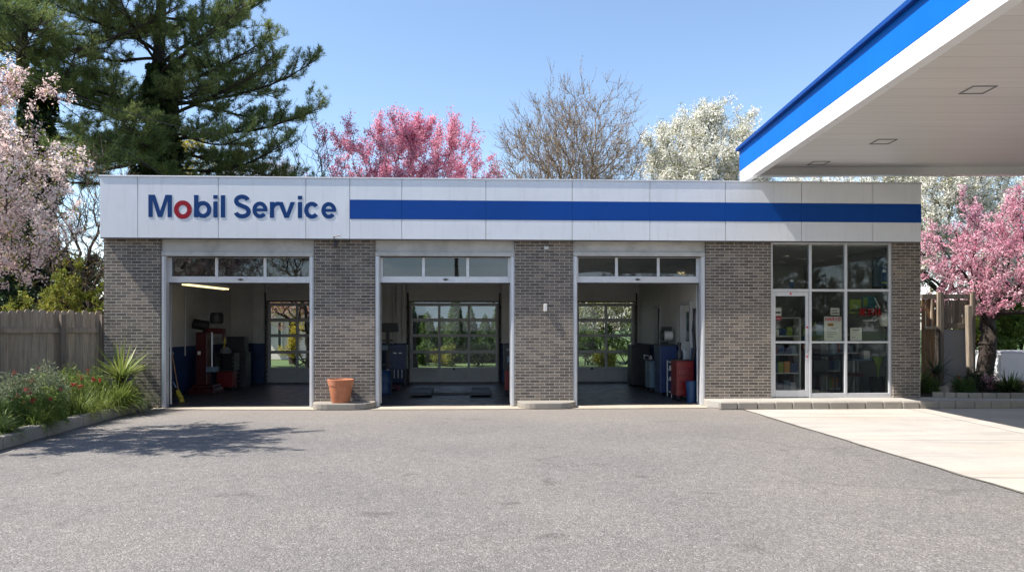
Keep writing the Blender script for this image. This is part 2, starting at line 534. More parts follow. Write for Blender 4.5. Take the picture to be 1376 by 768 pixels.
M['brick'] = brick_material()
M['asphalt'] = asphalt_material()
M['concrete'] = concrete_material('concrete slab', (.40, .37, .335), joints=(3.6, 2.6, R(4)), stain=.5)
M['kerb'] = concrete_material('kerb concrete', (.275, .25, .215), streak=True, stain=0.85, speck=.6)
M['walk'] = concrete_material('walk concrete', (.36, .335, .30), streak=False, stain=0.5)
M['apron'] = concrete_material('apron concrete', (.40, .345, .275), streak=False, stain=0.6)
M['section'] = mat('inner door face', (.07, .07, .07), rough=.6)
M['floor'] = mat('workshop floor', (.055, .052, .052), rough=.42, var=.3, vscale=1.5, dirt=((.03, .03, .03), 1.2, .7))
M['shopfloor'] = mat('shop floor', (.20, .19, .18), rough=.4, var=.15)
def panel_material():
    m, nt, out = new_mat('white panel')
    P = pos(nt)
    c = ramp(nt, noise(nt, .7, 4, .6), [(.3, (.63, .642, .665)), (.7, (.68, .69, .71))])
    mp = N(nt, 'ShaderNodeMapping'); L(nt, P, mp.inputs[0]); mp.inputs['Scale'].default_value = (7, 7, .55)
    s = noise(nt, 1.6, 6, .65, vec=mp.outputs[0])
    c = mixc(nt, ramp(nt, s, [(.52, (0, 0, 0)), (.78, (.34, .34, .34))]), c, (.40, .385, .36))
    d = noise(nt, 2.2, 7, .7)
    c = mixc(nt, ramp(nt, d, [(.58, (0, 0, 0)), (.8, (.25, .25, .25))]), c, (.45, .43, .40))
    p = N(nt, 'ShaderNodeBsdfPrincipled', Roughness=.36); L(nt, c, p.inputs['Base Color'])
    L(nt, bump(nt, noise(nt, .55, 2, .5), .35, .03), p.inputs['Normal'])
    L(nt, p.outputs[0], out.inputs[0])
    return m


M['white_panel'] = panel_material()
M['white_panel_plain'] = mat('white panel plain', (.60, .61, .63), rough=.38, var=.035, vscale=1.2, dirt=((.52, .5, .47), 1.4, .22))
M['backing'] = mat('joint backing', (.22, .22, .23), rough=.7)
M['blue'] = mat('blue stripe', (.001, .05, .25), spec=.2, rough=.5, var=.08, vscale=.8)
M['canopy_blue'] = mat('canopy blue', (.0005, .118, .49), spec=.2, rough=.5, var=.06, vscale=.7)
M['cap_blue'] = mat('canopy cap blue', (.002, .05, .24), spec=.25, rough=.5, var=.06)
M['canopy_white'] = mat('canopy white', (.80, .80, .80), rough=.35, var=.03)
M['soffit'] = soffit_material()
M['lettering_blue'] = mat('lettering blue', (.001, .036, .145), spec=.2, rough=.5, var=.06)
M['lettering_red'] = mat('lettering red', (.27, .008, .02), spec=.2, rough=.5, var=.06)
M['lintel'] = mat('painted lintel', (.47, .45, .41), rough=.65, var=.12, dirt=((.2, .18, .16), 2.5, .55), bumps=.1)
M['alu'] = mat('aluminium', (.60, .60, .61), rough=.42, metal=.35, var=.06, dirt=((.3, .29, .27), 3, .3))
M['alu_dull'] = mat('dull aluminium', (.42, .42, .42), rough=.5, metal=.2, var=.1, dirt=((.2, .19, .18), 3, .5))
M['door_panel'] = mat('door panel', (.44, .45, .46), rough=.5, var=.08, dirt=((.2, .19, .18), 3, .4))
M['steel'] = mat('steel', (.45, .45, .46), rough=.35, metal=.8, var=.1)
M['black'] = mat('black plastic', (.014, .014, .015), rough=.45, var=.2)
M['dark'] = mat('dark metal', (.035, .035, .04), rough=.5, var=.3, metal=.2)
M['red'] = mat('red enamel', (.15, .007, .010), rough=.35, var=.12, dirt=((.06, .02, .02), 4, .5))
M['dkred'] = mat('dark red enamel', (.06, .006, .007), rough=.4, var=.15, dirt=((.03, .02, .02), 4, .6))
M['dkblue'] = mat('dark blue enamel', (.018, .04, .12), rough=.4, var=.15, dirt=((.02, .02, .03), 4, .4))
M['midblue'] = mat('blue enamel', (.012, .05, .13), rough=.4, var=.12)
M['greyblue'] = mat('grey blue enamel', (.13, .19, .25), rough=.45, var=.12, dirt=((.05, .05, .06), 4, .4))
M['offwhite'] = mat('off white', (.62, .60, .56), rough=.6, var=.08, dirt=((.3, .28, .25), 3, .3))
M['paper'] = mat('paper', (.74, .70, .62), rough=.8, var=.05)
M['yellow'] = mat('yellow plastic', (.42, .31, .03), rough=.5, var=.1)
M['wood_handle'] = wood_material('wood handle', (.30, .18, .09), 2, .2)
M['lime'] = mat('lime plastic', (.19, .26, .04), rough=.5, var=.1)
M['orange'] = mat('orange card', (.42, .19, .05), rough=.6, var=.1)
M['terracotta'] = mat('terracotta', (.43, .155, .072), rough=.8, var=.14, vscale=7, bumps=.12, dirt=((.55, .38, .28), 5, .4))
M['soil'] = mat('soil', (.055, .04, .03), rough=.95, var=.4, vscale=14, bumps=.9, bscale=30, fine=.4)
M['joint_dirt'] = mat('joint dirt', (.11, .10, .085), rough=.95, var=.5, vscale=9, fine=.4, bscale=30)
M['lawn'] = mat('lawn', (.06, .10, .025), rough=.9, var=.45, vscale=5, bumps=.8, bscale=40, fine=.4)
M['fence'] = wood_material('weathered boards', (.31, .255, .20), 2, .3)
M['fence_dark'] = wood_material('dark boards', (.17, .14, .115), 2, .4)
M['fence_brown'] = wood_material('brown boards', (.20, .12, .07), 2, .3)
M['fence_new'] = wood_material('pale boards', (.38, .31, .24), 2, .15)
M['grey_board'] = mat('grey board', (.22, .22, .23), rough=.8, var=.18, vscale=2, dirt=((.12, .11, .10), 2, .5))
M['utility'] = mat('white utility box', (.66, .67, .70), rough=.5, var=.05, dirt=((.4, .4, .38), 2, .3))
M['inner_wall'] = two_tone_wall('workshop wall', (.64, .62, .585), (.014, .04, .13), 1.12)
M['inner_plain'] = mat('shop wall', (.40, .39, .37), rough=.7, var=.1)
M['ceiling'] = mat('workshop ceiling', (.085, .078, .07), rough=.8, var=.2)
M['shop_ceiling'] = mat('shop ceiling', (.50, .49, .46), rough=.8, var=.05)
M['roofing'] = mat('roofing', (.12, .12, .12), rough=.9, var=.2, bumps=.3)
M['glass'] = glass_mat('door glass', tint=(.5, .52, .52), base=.05, dirty=.004, wave=.05)
M['back_glass'] = glass_mat('rear door glass', tint=(.97, .98, .97), base=.0, dirty=.004)
M['shop_glass'] = glass_mat('shop glass', tint=(.88, .90, .88), base=.012, dirty=.003, wave=.03)
M['tube_light'] = emit_mat('lit tube', (1, .76, .38), .9)
M['spot_light'] = emit_mat('lit spot', (1, .88, .70), 700.0)
M['neon'] = emit_mat('lit red tube', (1, .03, .04), 0.06)
M['ink'] = mat('ink', (.05, .05, .06), rough=.7)
M['ink_red'] = mat('red ink', (.5, .03, .06), rough=.7)
M['siding'] = siding_material('white siding', (.72, .72, .72))
M['siding2'] = siding_material('cream siding', (.62, .57, .50))
M['shingle'] = mat('roof shingle', (.11, .105, .10), rough=.9, var=.3, vscale=9, bumps=.4)
M['bark'] = bark_material('bark', (.10, .08, .065))
M['bark_dark'] = bark_material('dark bark', (.055, .045, .038))
M['bark_tan'] = bark_material('tan bark', (.21, .155, .10))
M['bark_twig'] = bark_material('twig bark', (.27, .21, .16))
M['pine'] = leaf_mat('pine needles', [(.055, .092, .034), (.12, .175, .056), (.21, .25, .075), (.34, .33, .11)], .38, .55, .5)
M['ivy'] = leaf_mat('ivy leaves', [(.010, .022, .009), (.020, .042, .014), (.035, .065, .018), (.10, .12, .02)], .2, .45, 1.2)
M['yew'] = leaf_mat('dark evergreen leaves', [(.010, .020, .010), (.018, .036, .014), (.035, .06, .02)], .2, .5, .9)
M['lime_leaf'] = leaf_mat('spring leaves', [(.07, .11, .02), (.16, .20, .035), (.30, .29, .05), (.40, .32, .08)], .45, .6, .9)
M['yellow_leaf'] = leaf_mat('yellow spring leaves', [(.30, .27, .03), (.48, .40, .05), (.58, .44, .08)], .45, .6, .9)
M['green_leaf'] = leaf_mat('green leaves', [(.03, .06, .015), (.06, .11, .025), (.11, .16, .04)], .4, .55, .8)
M['pale_blossom'] = leaf_mat('pale pink blossom', [(.79, .50, .48), (.85, .65, .61), (.89, .78, .73), (.90, .85, .80)], .5, .7, 1.1)
M['pink_blossom'] = leaf_mat('deep pink blossom', [(.56, .12, .22), (.74, .26, .37), (.82, .45, .53), (.87, .68, .71)], .45, .7, .9)
M['rose_blossom'] = leaf_mat('rose blossom', [(.57, .17, .27), (.74, .33, .43), (.82, .54, .59), (.87, .73, .74)], .45, .7, .9)
M['white_blossom'] = leaf_mat('white blossom', [(.62, .61, .48), (.76, .74, .64), (.84, .82, .75), (.87, .85, .81)], .35, .7, .9)
M['bud'] = leaf_mat('orange buds', [(.32, .20, .08), (.42, .26, .10), (.34, .32, .10)], .3, .7, .9)
M['blade'] = leaf_mat('grass blades', [(.05, .09, .02), (.10, .15, .03), (.19, .24, .05), (.30, .32, .09)], .35, .5, 3)
M['blade_dark'] = leaf_mat('dark blades', [(.015, .03, .012), (.03, .055, .02), (.05, .085, .03)], .3, .5, 3)
M['blade_yucca'] = leaf_mat('yucca blades', [(.10, .15, .035), (.20, .25, .06), (.36, .38, .12)], .3, .45, 3)
M['sage'] = leaf_mat('grey green leaves', [(.09, .12, .065), (.18, .215, .12), (.29, .32, .20)], .3, .6, 3)
M['bed_leaf'] = leaf_mat('bed shrub leaves', [(.05, .09, .02), (.11, .17, .035), (.20, .26, .06), (.30, .32, .09)], .4, .5, 3)  # sunlight put into the colour: lighter than green_leaf for a partly sunlit bed
M['teal'] = mat('teal card', (.02, .12, .14), rough=.6)
M['red_flower'] = leaf_mat('red flowers', [(.25, .01, .02), (.40, .02, .035), (.46, .06, .09)], .3, .6, 3)
M['cable'] = mat('cable', (.02, .02, .02), rough=.6)
# ---------------------------------------------------------------- ground, kerbs and paving
def sheet(name, pts, z, m, kind='structure'):
    mb = MB(); mb.add([(x, y, z) for x, y in pts], [tuple(range(len(pts)))])
    return tag(mb.build(name, m), kind=kind)


sheet('ground', [(-400, -300), (400, -300), (400, 500), (-400, 500)], -0.02, M['lawn'])
sheet('asphalt_lot', [(-40, -40), (45, -40), (45, YF + .02), (-6.9, YF + .02), (-6.9, 16), (-40, 16)], 0.0, M['asphalt'])

# pale concrete slab under the canopy
c0 = G(1005, 552); c1 = G(1376, 663)
dx, dy = c1[0] - c0[0], c1[1] - c0[1]
e0 = (c1[0] + dx * 2.6, c1[1] + dy * 2.6)
YK = 13.85                                     # front line of the raised walk
k0 = c0[0] + dx / dy * (YK - c0[1])
edge = []
for k in range(61):
    t = k / 60
    edge.append((k0 + (e0[0] - k0) * t + random.uniform(-.014, .014), YK + (e0[1] - YK) * t))
sheet('concrete_slab', edge + [(30, e0[1]), (30, YK + .05)], 0.005, M['concrete'])

strip = [(x + random.uniform(-.03, .012), y) for x, y in edge]
mb = MB(); n_ = len(edge)
mb.add([(x + .012, y, .0085) for x, y in edge] + [(x - .014, y, .0085) for x, y in strip], [(i, i + 1, n_ + i + 1, n_ + i) for i in range(n_ - 1)])
tag(mb.build('joint_grit', M['joint_dirt']), kind='structure')  # thin strip of grit and soil along the slab joint

# concrete threshold in front of the bays
sheet('apron', [(X(150, 14.0) + .1, 14.42), (X(405, 14.2), 14.17), (X(690, 14.2), 14.12), (X(955, 14.0), 14.16), (X(958), YF + .3), (X(210), YF + .3), (X(205), 14.50)], 0.010, M['apron'])

# raised walk with block kerb in front of the shop
WX0 = X(968, YK); WZ = .145
mb = MB()
mb.prism([(WX0 + .12, YK + .14), (14.2, YK + .14), (14.2, 16.2), (X(1238) - .02, 16.2), (X(1238) - .02, YF + .1), (WX0 - .1, YF - .003), (WX0 - .12, YF - .3)], .0, WZ, 'z')
tag(mb.build('walk', M['walk'], bevel=.012), kind='structure')
mb = MB()
x = WX0
while x < 14.0:
    w = .36 + random.uniform(-.04, .04)
    mb.box(x, x + w - .007, YK + random.uniform(-.006, .006), YK + .132, 0, WZ + random.uniform(-.006, .004))
    x += w
tag(mb.build('kerb', M['kerb'], bevel=.02), kind='structure')

# curving bed kerb on the far side of the walk
pts = [(9.2, 14.72), (9.8, 14.50), (10.6, 14.42), (11.6, 14.48), (12.8, 14.62), (14.2, 14.85)]
mb = MB()
for i in range(len(pts) - 1):
    p, q = Vector((*pts[i], WZ + .04)), Vector((*pts[i + 1], WZ + .04))
    n = 3
    for k in range(n):
        a = p.lerp(q, k / n + .01); b = p.lerp(q, (k + 1) / n - .01)
        mb.bar(a, b, .11, .12)
tag(mb.build('bed_kerb', M['kerb'], bevel=.012), kind='structure')
sheet('planting_bed', [(8.9, 14.8), (9.8, 14.56), (10.6, 14.48), (11.6, 14.54), (12.8, 14.68), (16, 15.0), (16, 19), (8.9, 19)], WZ + .03, M['soil'])

# planting bed along the fence, edged with stone blocks
ka = Vector((-6.02, 9.62, 0)); kb = Vector((-6.33, 14.55, 0))
kd = (kb - ka).normalized()
mb = MB()
t = -6.0; ln = (kb - ka).length
while t < ln - .02:
    w = min(random.uniform(.52, .66), ln - t)
    p = ka + kd * (t + .006); q = ka + kd * (t + w - .006)
    off = Vector((-.10 + random.uniform(-.012, .012), 0, 0))
    h = .185 + random.uniform(-.012, .012)
    mb.bar(p + off + Vector((0, 0, h / 2)), q + off + Vector((random.uniform(-.01, .01), 0, h / 2)), .20, h)
    t += w
tag(mb.build('bed_edging', M['kerb'], bevel=.02), kind='structure')
sheet('flower_bed', [(-5.9, 3.5), (-6.14, 9.62), (-6.44, 14.58), (-6.9, 14.58), (-7.55, 14.9), (-12, 13.2), (-12, 3.5)], .12, M['soil'])

# ---------------------------------------------------------------- the garage building
ZB, ZT = 3.26, 4.43            # fascia bottom and top
bld = thing('service_garage', 'single-storey brick garage with three bay doors and white fascia with blue stripe', 'building', ((X(140) + X(1236)) / 2, YF + 3, 0))
BX0, BX1 = X(139.5), X(1237)
TH = .32
piers = [(139.5, 215.5, 0), (421.5, 503.5, 0), (692, 770, 0), (948.5, 1036, .0), (1201, 1237, .0)]
for a, b, z in piers:
    MB().box(X(a), X(b), YF, YF + TH, 0, ZB + .3).build('brick_pier', M['brick'], bld)
# side walls, rear wall
MB().box(BX0, BX0 + TH, YF + TH + .002, YB + TH, 0, ZB + .3).build('side_wall', M['brick'], bld)
MB().box(BX1 - TH, BX1, YF + TH + .002, YB + TH, 0, ZB + .3).build('side_wall', M['brick'], bld)
IX0, IX1 = BX0 + TH, X(951)    # workshop interior in x
back = [(X(364 - 5, YB), X(478, YB)), (X(550, YB), X(670, YB)), (X(738, YB), X(853, YB))]
BT = Z(610, 405.5, YB)
rear = MB(); xs = BX0 + TH + .002
for a, b in back:
    rear.box(xs, a, YB, YB + TH, 0, ZB + .3)
    rear.box(a + .001, b - .001, YB, YB + TH, BT, ZB + .3)
    xs = b
rear.box(xs, BX1 - TH - .002, YB, YB + TH, 0, ZB + .3)
rear.build('rear_wall', M['brick'], bld)
# inside faces, painted white over blue
CZ = 3.34
ins = MB(); xs = IX0
for a, b in back:
    ins.box(xs, a - .03, YB - .03, YB - .002, .03, CZ)
    ins.box(a - .029, b + .029, YB - .03, YB - .002, BT + .03, CZ)
    xs = b + .03
ins.box(xs, IX1, YB - .03, YB - .002, .03, CZ)
ins.box(IX0 + .002, IX0 + .03, YF + TH, YB - .032, .03, CZ)
ins.build('inner_wall', M['inner_wall'], bld)
for a, b, z in piers[1:3]:
    MB().box(X(a) + .05, X(b) - .05, YF + TH + .002, YF + TH + .03, .03, CZ).build('inner_wall', M['inner_wall'], bld)
# pilasters on the rear and side walls, conduits
for p0, p1 in ((343, 357), (534, 546), (674, 686)):
    MB().box(X(p0, YB), X(p1, YB), YB - .2, YB - .032, .03, CZ).build('pilaster', M['inner_wall'], bld)
for y in (15.6, 16.4, 17.6):
    MB().tube([(IX0 + .05, y, .9), (IX0 + .05, y, CZ)], .018, 6).build('conduit', M['alu_dull'], bld)
for px in (540, 512, 528):
    MB().tube([(X(px, YB - .25), YB - .25, 1.2 if px == 540 else .4), (X(px, YB - .25), YB - .25, CZ)], .02, 6).build('conduit', M['alu_dull'], bld)
# partition towards the shop with two doorways
PX = IX1
part = MB()
d1 = (15.75, 16.6); d2 = (18.4, 19.0)
dz = 2.12
part.box(PX, PX + .14, YF + TH, d1[0], .03, CZ)
part.box(PX, PX + .14, d1[0] + .001, d1[1] - .001, dz, CZ)
part.box(PX, PX + .14, d1[1], d2[0], .03, CZ)
part.box(PX, PX + .14, d2[0] + .001, d2[1] - .001, dz, CZ)
part.box(PX, PX + .14, d2[1], YB - .03, .03, CZ)
part.build('partition', M['inner_wall'], bld)
for (a, b), m_ in ((d1, 'offwhite'), (d2, 'black')):  # black leaf stands in for the dark gap of the rear doorway
    fr = MB()
    fr.box(PX - .03, PX + .15, a + .002, a + .07, .03, dz - .002); fr.box(PX - .03, PX + .15, b - .07, b - .002, .03, dz - .002)
    fr.box(PX - .03, PX + .15, a + .071, b - .071, dz - .07, dz - .002)
    dr = MB().box(PX + .05, PX + .09, a + .075, b - .075, .04, dz - .075).build('inner_door', M[m_], bld)
    fr.build('frame', M['alu_dull'], dr)
    if m_ == 'offwhite':
        MB().box(PX + .043, PX + .049, a + .25, b - .25, 1.25, 1.9).build('pane', M['back_glass'], dr)
    MB().lathe([(0, 0), (.03, .01), (.035, .03), (.02, .06), (0, .07)], (PX + .02, a + .15, 1.0), 10).build('handle', M['steel'], dr)
# roof, ceilings, floors
MB().box(BX0 + .05, BX1 - .05, YF + .25, YB + TH + .05, ZB + .62, ZB + .80).build('roof', M['roofing'], bld)
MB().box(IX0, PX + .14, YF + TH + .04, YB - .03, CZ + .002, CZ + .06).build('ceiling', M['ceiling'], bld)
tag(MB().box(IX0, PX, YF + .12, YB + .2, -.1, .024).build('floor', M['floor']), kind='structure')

# lintels, jambs and sectional doors of the three bays
bays = [(215.5, 421.5), (503.5, 692), (770, 948.5)]
for i, (a, b) in enumerate(bays):
    xa, xb = X(a) + .002, X(b) - .002
    zl = Z(a, 341.5)
    ln_ = MB()
    ln_.box(xa, xb, YF + .05, YF + TH - .02, zl, ZB + .3)
    ln_.box(xa, xb, YF + .015, YF + .048, zl - .03, zl + .05)
    ln_.build('lintel', M['lintel'], bld, bevel=.008)
    jw = .085
    fr = MB()
    jbs = []
    for q0, q1 in ((xa, xa + jw), (xb - jw, xb)):
        jbs.append(MB().box(q0, q1, YF + .03, YF + .20, .012, zl - .032).box(q0 + .02, q1 - .02, YF + .012, YF + .029, .012, zl - .034).build('door_jamb', M['alu'], bld, bevel=.006))
    for s, xx in ((1, xa + jw + .01), (-1, xb - jw - .01)):
        tr = MB()
        tr.tube([(xx - s * .02, YF + .30, .05), (xx - s * .02, YF + .30, zl - .35), (xx - s * .02, YF + .42, zl - .13), (xx - s * .02, YF + .75, zl - .02), (xx - s * .02, YF + 3.0, zl + .04)], .02, 6)
        tr.build('track', M['steel'], jbs[0 if s == 1 else 1])
    # raised door: glazed section still upright in the head of the opening
    ya, yb_ = YF + .205, YF + .255
    xa2, xb2 = xa + .055, xb - .055
    z0, z1, z2, z3 = Z(a, 378.5), Z(a, 370), Z(a, 344.5), zl - .035
    d = MB()
    d.box(xa2, xb2, ya, yb_, z0, z1)
    d.box(xa2, xb2, ya, yb_, z2, z3)
    w = (xb2 - xa2)
    st = .075
    for xx in (xa2, xb2 - st):
        d.box(xx, xx + st, ya, yb_, z1 + .001, z2 - .001)
    for k in (1, 2):
        xm = xa2 + w * k / 3
        d.box(xm - .028, xm + .028, ya + .002, yb_ - .002, z1 + .001, z2 - .001)
    door = d.build('garage_door', M['alu'], bld, bevel=.006)
    MB().box(xa2 + st - .01, xb2 - st + .01, ya + .022, ya + .028, z1 - .01, z2 + .01).build('glazing', M['glass'], door)
    hb = MB(); hx = (xa2 + xb2) / 2
    hb.tube([(hx, ya - .03, (z0 + z1) / 2), (hx, ya, (z0 + z1) / 2)], .022, 10); hb.bar((hx - .05, ya - .032, (z0 + z1) / 2), (hx + .05, ya - .032, (z0 + z1) / 2), .012, .02)
    hb.build('handle', M['dark'], door)
    wx = MB(); wx.box(xa2, xb2, ya + .005, yb_ - .005, z0 - .022, z0 - .001); wx.build('weather_strip', M['black'], door)
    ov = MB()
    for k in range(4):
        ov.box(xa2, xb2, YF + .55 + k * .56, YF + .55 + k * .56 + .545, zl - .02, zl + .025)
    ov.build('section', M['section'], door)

# closed rear sectional doors with clear panes
for (a, b) in back:
    rows = [(407, 411), (427.5, 432), (448.5, 452.5), (470.5, 474.5), (493.5, 497)]
    z = lambda py: Z(610, py, YB) if py < 500 else None
    zr = [(z(p), z(q)) for p, q in rows]
    sc = zr[-1][1]
    ya, yb_ = YB + .03, YB + .085
    w = b - a; st = .085
    d = MB()
    for (t_, u_) in zr:
        d.box(a + .002, b - .002, ya, yb_, u_, t_)
    d.box(a + .002, b - .002, ya, yb_, .026, .11)
    levels = [zr[k][1] for k in range(5)]
    for k in range(5):
        zt_ = zr[k][1] - .001; zb_ = (zr[k + 1][0] + .001) if k < 4 else .111
        for xx in (a + .002, b - .002 - st):
            d.box(xx, xx + st, ya, yb_, zb_, zt_)
        for q in (1, 2):
            xm = a + w * q / 3
            d.box(xm - .035, xm + .035, ya + .002, yb_ - .002, zb_, zt_)
    dr = d.build('rear_door', M['alu_dull'], bld, bevel=.006)
    MB().box(a + .05, b - .05, ya + .022, ya + .028, zr[4][0], zr[0][1]).build('glazing', M['back_glass'], dr)
    for q in range(3):
        x0 = a + st + .004 if q == 0 else a + w * q / 3 + .038
        x1 = b - st - .004 if q == 2 else a + w * (q + 1) / 3 - .038
        MB().box(x0, x1, ya + .015, ya + .035, .112, sc - .002).build('panel', M['door_panel'], dr)
    xm = (a + b) / 2
    MB().tube([(xm, ya - .012, .40), (xm, ya + .016, .40)], .035, 12).build('handle', M['black'], dr)
    for s, xx in ((1, a - .03), (-1, b + .03)):
        tr = MB()
        tr.tube([(xx, YB - .09, .03), (xx, YB - .09, BT + .25)], .022, 6)
        for k in range(5):
            tr.box(xx - .03, xx + .03, YB - .07, YB - .035, .3 + k * .45, .36 + k * .45)
        tr.build('track', M['dark'], dr)

# fascia: flat panels with open joints, a stripe let into them, a thin metal cap
FY = YF - .14
seams = [134, 185, 293.3, 411, 470, 540, 653, 769, 873.5, 975, 1077, 1173, 1238]
FX0, FX1 = X(134, FY), X(1238, FY)
fa = MB(); sp = MB()
zs0, zs1 = Z(700, 295.3, FY), Z(700, 270.2, FY)
gap = .0045
for p, q in zip(seams[:-1], seams[1:]):
    xa, xb = X(p, FY) + gap, X(q, FY) - gap
    if p < 470:
        if abs(p - 185) < 1:
            xm = X(245, FY)
            fa.box(xa, xb, FY, FY + .03, ZB, ZT - .02)
        else:
            fa.box(xa, xb, FY, FY + .03, ZB, ZT - .02)
    else:
        fa.box(xa, xb, FY, FY + .03, ZB, zs0 - .004)
        fa.box(xa, xb, FY, FY + .03, zs1 + .004, ZT - .02)
        sp.box(xa - gap * .7, xb + gap * .7, FY - .004, FY + .03, zs0, zs1)
# returns down both sides
for s, xx in ((0, FX0), (1, FX1)):
    y = FY + .032
    for k in range(5):
        y1 = y + 1.5
        fa.box(xx + .001 if s == 0 else xx - .031, xx + .031 if s == 0 else xx - .001, y + gap, min(y1, YB + .4) - gap, ZB, ZT - .02)
        y = y1
fo = fa.build('fascia', M['white_panel'], bld, bevel=.003, seg=1)
sp.build('stripe', M['blue'], fo, bevel=.002, seg=1)
bk = MB()
bk.box(FX0 + .03, FX1 - .033, FY + .031, YF + .24, ZB + .006, ZT - .03)
bk.box(FX0 + .032, FX0 + .3, YF + .241, YB + .38, ZB + .006, ZT - .03)
bk.box(FX1 - .3, FX1 - .033, YF + .241, YB + .38, ZB + .006, ZT - .03)
bk.box(FX0 + .301, FX1 - .301, YB + .2, YB + .38, ZB + .006, ZT - .03)
bk.build('fascia_backing', M['backing'], bld)
cp = MB()
cp.box(FX0 - .012, FX1 + .012, FY - .014, YF + .26, ZT - .018, ZT + .012)
cp.box(FX0 - .012, FX0 + .31, YF + .261, YB + .4, ZT - .018, ZT + .012)
cp.box(FX1 - .31, FX1 + .012, YF + .261, YB + .4, ZT - .018, ZT + .012)
cp.box(FX0 + .311, FX1 - .311, YB + .19, YB + .4, ZT - .018, ZT + .012)
cp.build('cap', M['alu'], bld, bevel=.004)
dp = MB(); dp.box(FX0 + .01, FX1 - .01, FY + .002, FY + .018, ZB - .02, ZB - .002); dp.build('drip_edge', M['dark'], bld)

# the shop front
sx0, sx1 = X(1036.5) + .002, X(1200.5) - .002
sy = YF + .06
zc = ZB + .02
zsill = WZ
c1x, c2x = X(1091), X(1139)
zt1, zm1 = Z(1100, 389.5), Z(1100, 459.5)
f = MB(); g = .05
ya, yb_ = sy, sy + .09
for xx in (sx0 + g / 2, c1x, c2x, sx1 - g / 2):
    f.box(xx - g / 2, xx + g / 2, ya, yb_, zsill, zc)
segs = [(sx0 + g, c1x - g / 2), (c1x + g / 2, c2x - g / 2), (c2x + g / 2, sx1 - g)]
for k, (a, b) in enumerate(segs):
    f.box(a + .001, b - .001, ya + .002, yb_ - .002, zc - .06, zc)
    f.box(a + .001, b - .001, ya + .002, yb_ - .002, zt1 - .025, zt1 + .025)
    if k:
        f.box(a + .001, b - .001, ya + .002, yb_ - .002, zm1 - .02, zm1 + .02)
        f.box(a + .001, b - .001, ya + .002, yb_ - .002, zsill, zsill + .09)
sw = f.build('shop_window', M['alu'], bld, bevel=.005)
gl = MB()
for k, (a, b) in enumerate(segs):
    gl.box(a - .01, b + .01, sy + .04, sy + .046, zt1 + .02, zc - .05)
    if k:
        gl.box(a - .01, b + .01, sy + .04, sy + .046, zm1 + .015, zt1 - .02)
        gl.box(a - .01, b + .01, sy + .04, sy + .046, zsill + .08, zm1 - .015)
gl.build('glazing', M['shop_glass'], sw)
a, b = segs[0]; a += .006; b -= .006
ya, yb_ = sy + .02, sy + .07
dd = MB(); st = .06
dd.box(a, a + st, ya, yb_, zsill + .012, zt1 - .03); dd.box(b - st, b, ya, yb_, zsill + .012, zt1 - .03)
dd.box(a + st + .001, b - st - .001, ya, yb_, zsill + .012, zsill + .15)
dd.box(a + st + .001, b - st - .001, ya, yb_, zt1 - .115, zt1 - .03)
dd.box(a + st + .001, b - st - .001, ya, yb_, zm1 - .022, zm1 + .022)
sd = dd.build('shop_door', M['alu'], bld, bevel=.005)
MB().box(a + st - .01, b - st + .01, ya + .02, ya + .026, zsill + .14, zm1 - .02).box(a + st - .01, b - st + .01, ya + .02, ya + .026, zm1 + .02, zt1 - .11).build('glazing', M['shop_glass'], sd)
h = MB(); h.tube([(b - .03, ya, zm1 + .14), (b - .03, ya - .06, zm1 + .12), (b - .03, ya - .06, zm1 - .18), (b - .03, ya, zm1 - .2)], .012, 8)
h.build('handle', M['steel'], sd, smooth=True)
for zz in (zm1 + .30, zm1 - .29): MB().tube([(b - .03, ya - .008, zz), (b - .03, ya + .002, zz)], .02, 10).build('lock', M['ink_red'], sd)
MB().tube([((a + b) / 2, ya - .006, zt1 - .07), ((a + b) / 2, ya + .002, zt1 - .07)], .02, 10).build('closer_badge', M['ink_red'], sd)
# shop room
SX0, SX1, SYB = PX + .142, BX1 - TH, YF + 4.6
tag(MB().box(SX0, SX1, YF + .15, SYB, -.05, WZ + .004).build('shop_floor', M['shopfloor']), kind='structure')
rm = MB()
rm.box(SX0, SX1, SYB, SYB + .1, WZ, ZB + .1); rm.box(SX1 - .03, SX1 - .002, YF + TH + .004, SYB - .002, WZ, ZB + .1)
rm.box(SX0 + .002, SX0 + .02, YF + TH + .004, SYB - .002, WZ, ZB + .1)
rm.build('inner_wall', M['inner_plain'], bld)
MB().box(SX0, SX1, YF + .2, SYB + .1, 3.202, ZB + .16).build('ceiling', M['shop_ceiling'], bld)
sf = MB(); sf.box(SX0 + .6, SX0 + .9, YF + .4, SYB - .01, 3.06, 3.2); sf.build('ceiling_beam', M['shop_ceiling'], bld)
# small devices on the front
MB().box(X(730.5), X(735), YF - .05, YF - .001, Z(732, 418), Z(732, 408)).build('wall_box', M['offwhite'], bld, bevel=.006)
MB().box(X(731), X(737), YF - .04, YF - .001, Z(732, 335), Z(732, 331)).build('wall_box', M['offwhite'], bld, bevel=.006)
cm = MB(); cx = X(452)
cm.box(cx - .03, cx + .02, YF - .06, YF - .001, ZB - .14, ZB - .03); cm.tube([(cx, YF - .05, ZB - .03), (cx - .02, YF - .20, ZB + .03), (cx + .12, YF - .22, ZB + .06)], .01, 6)
cm.build('cable_bracket', M['dark'], bld)

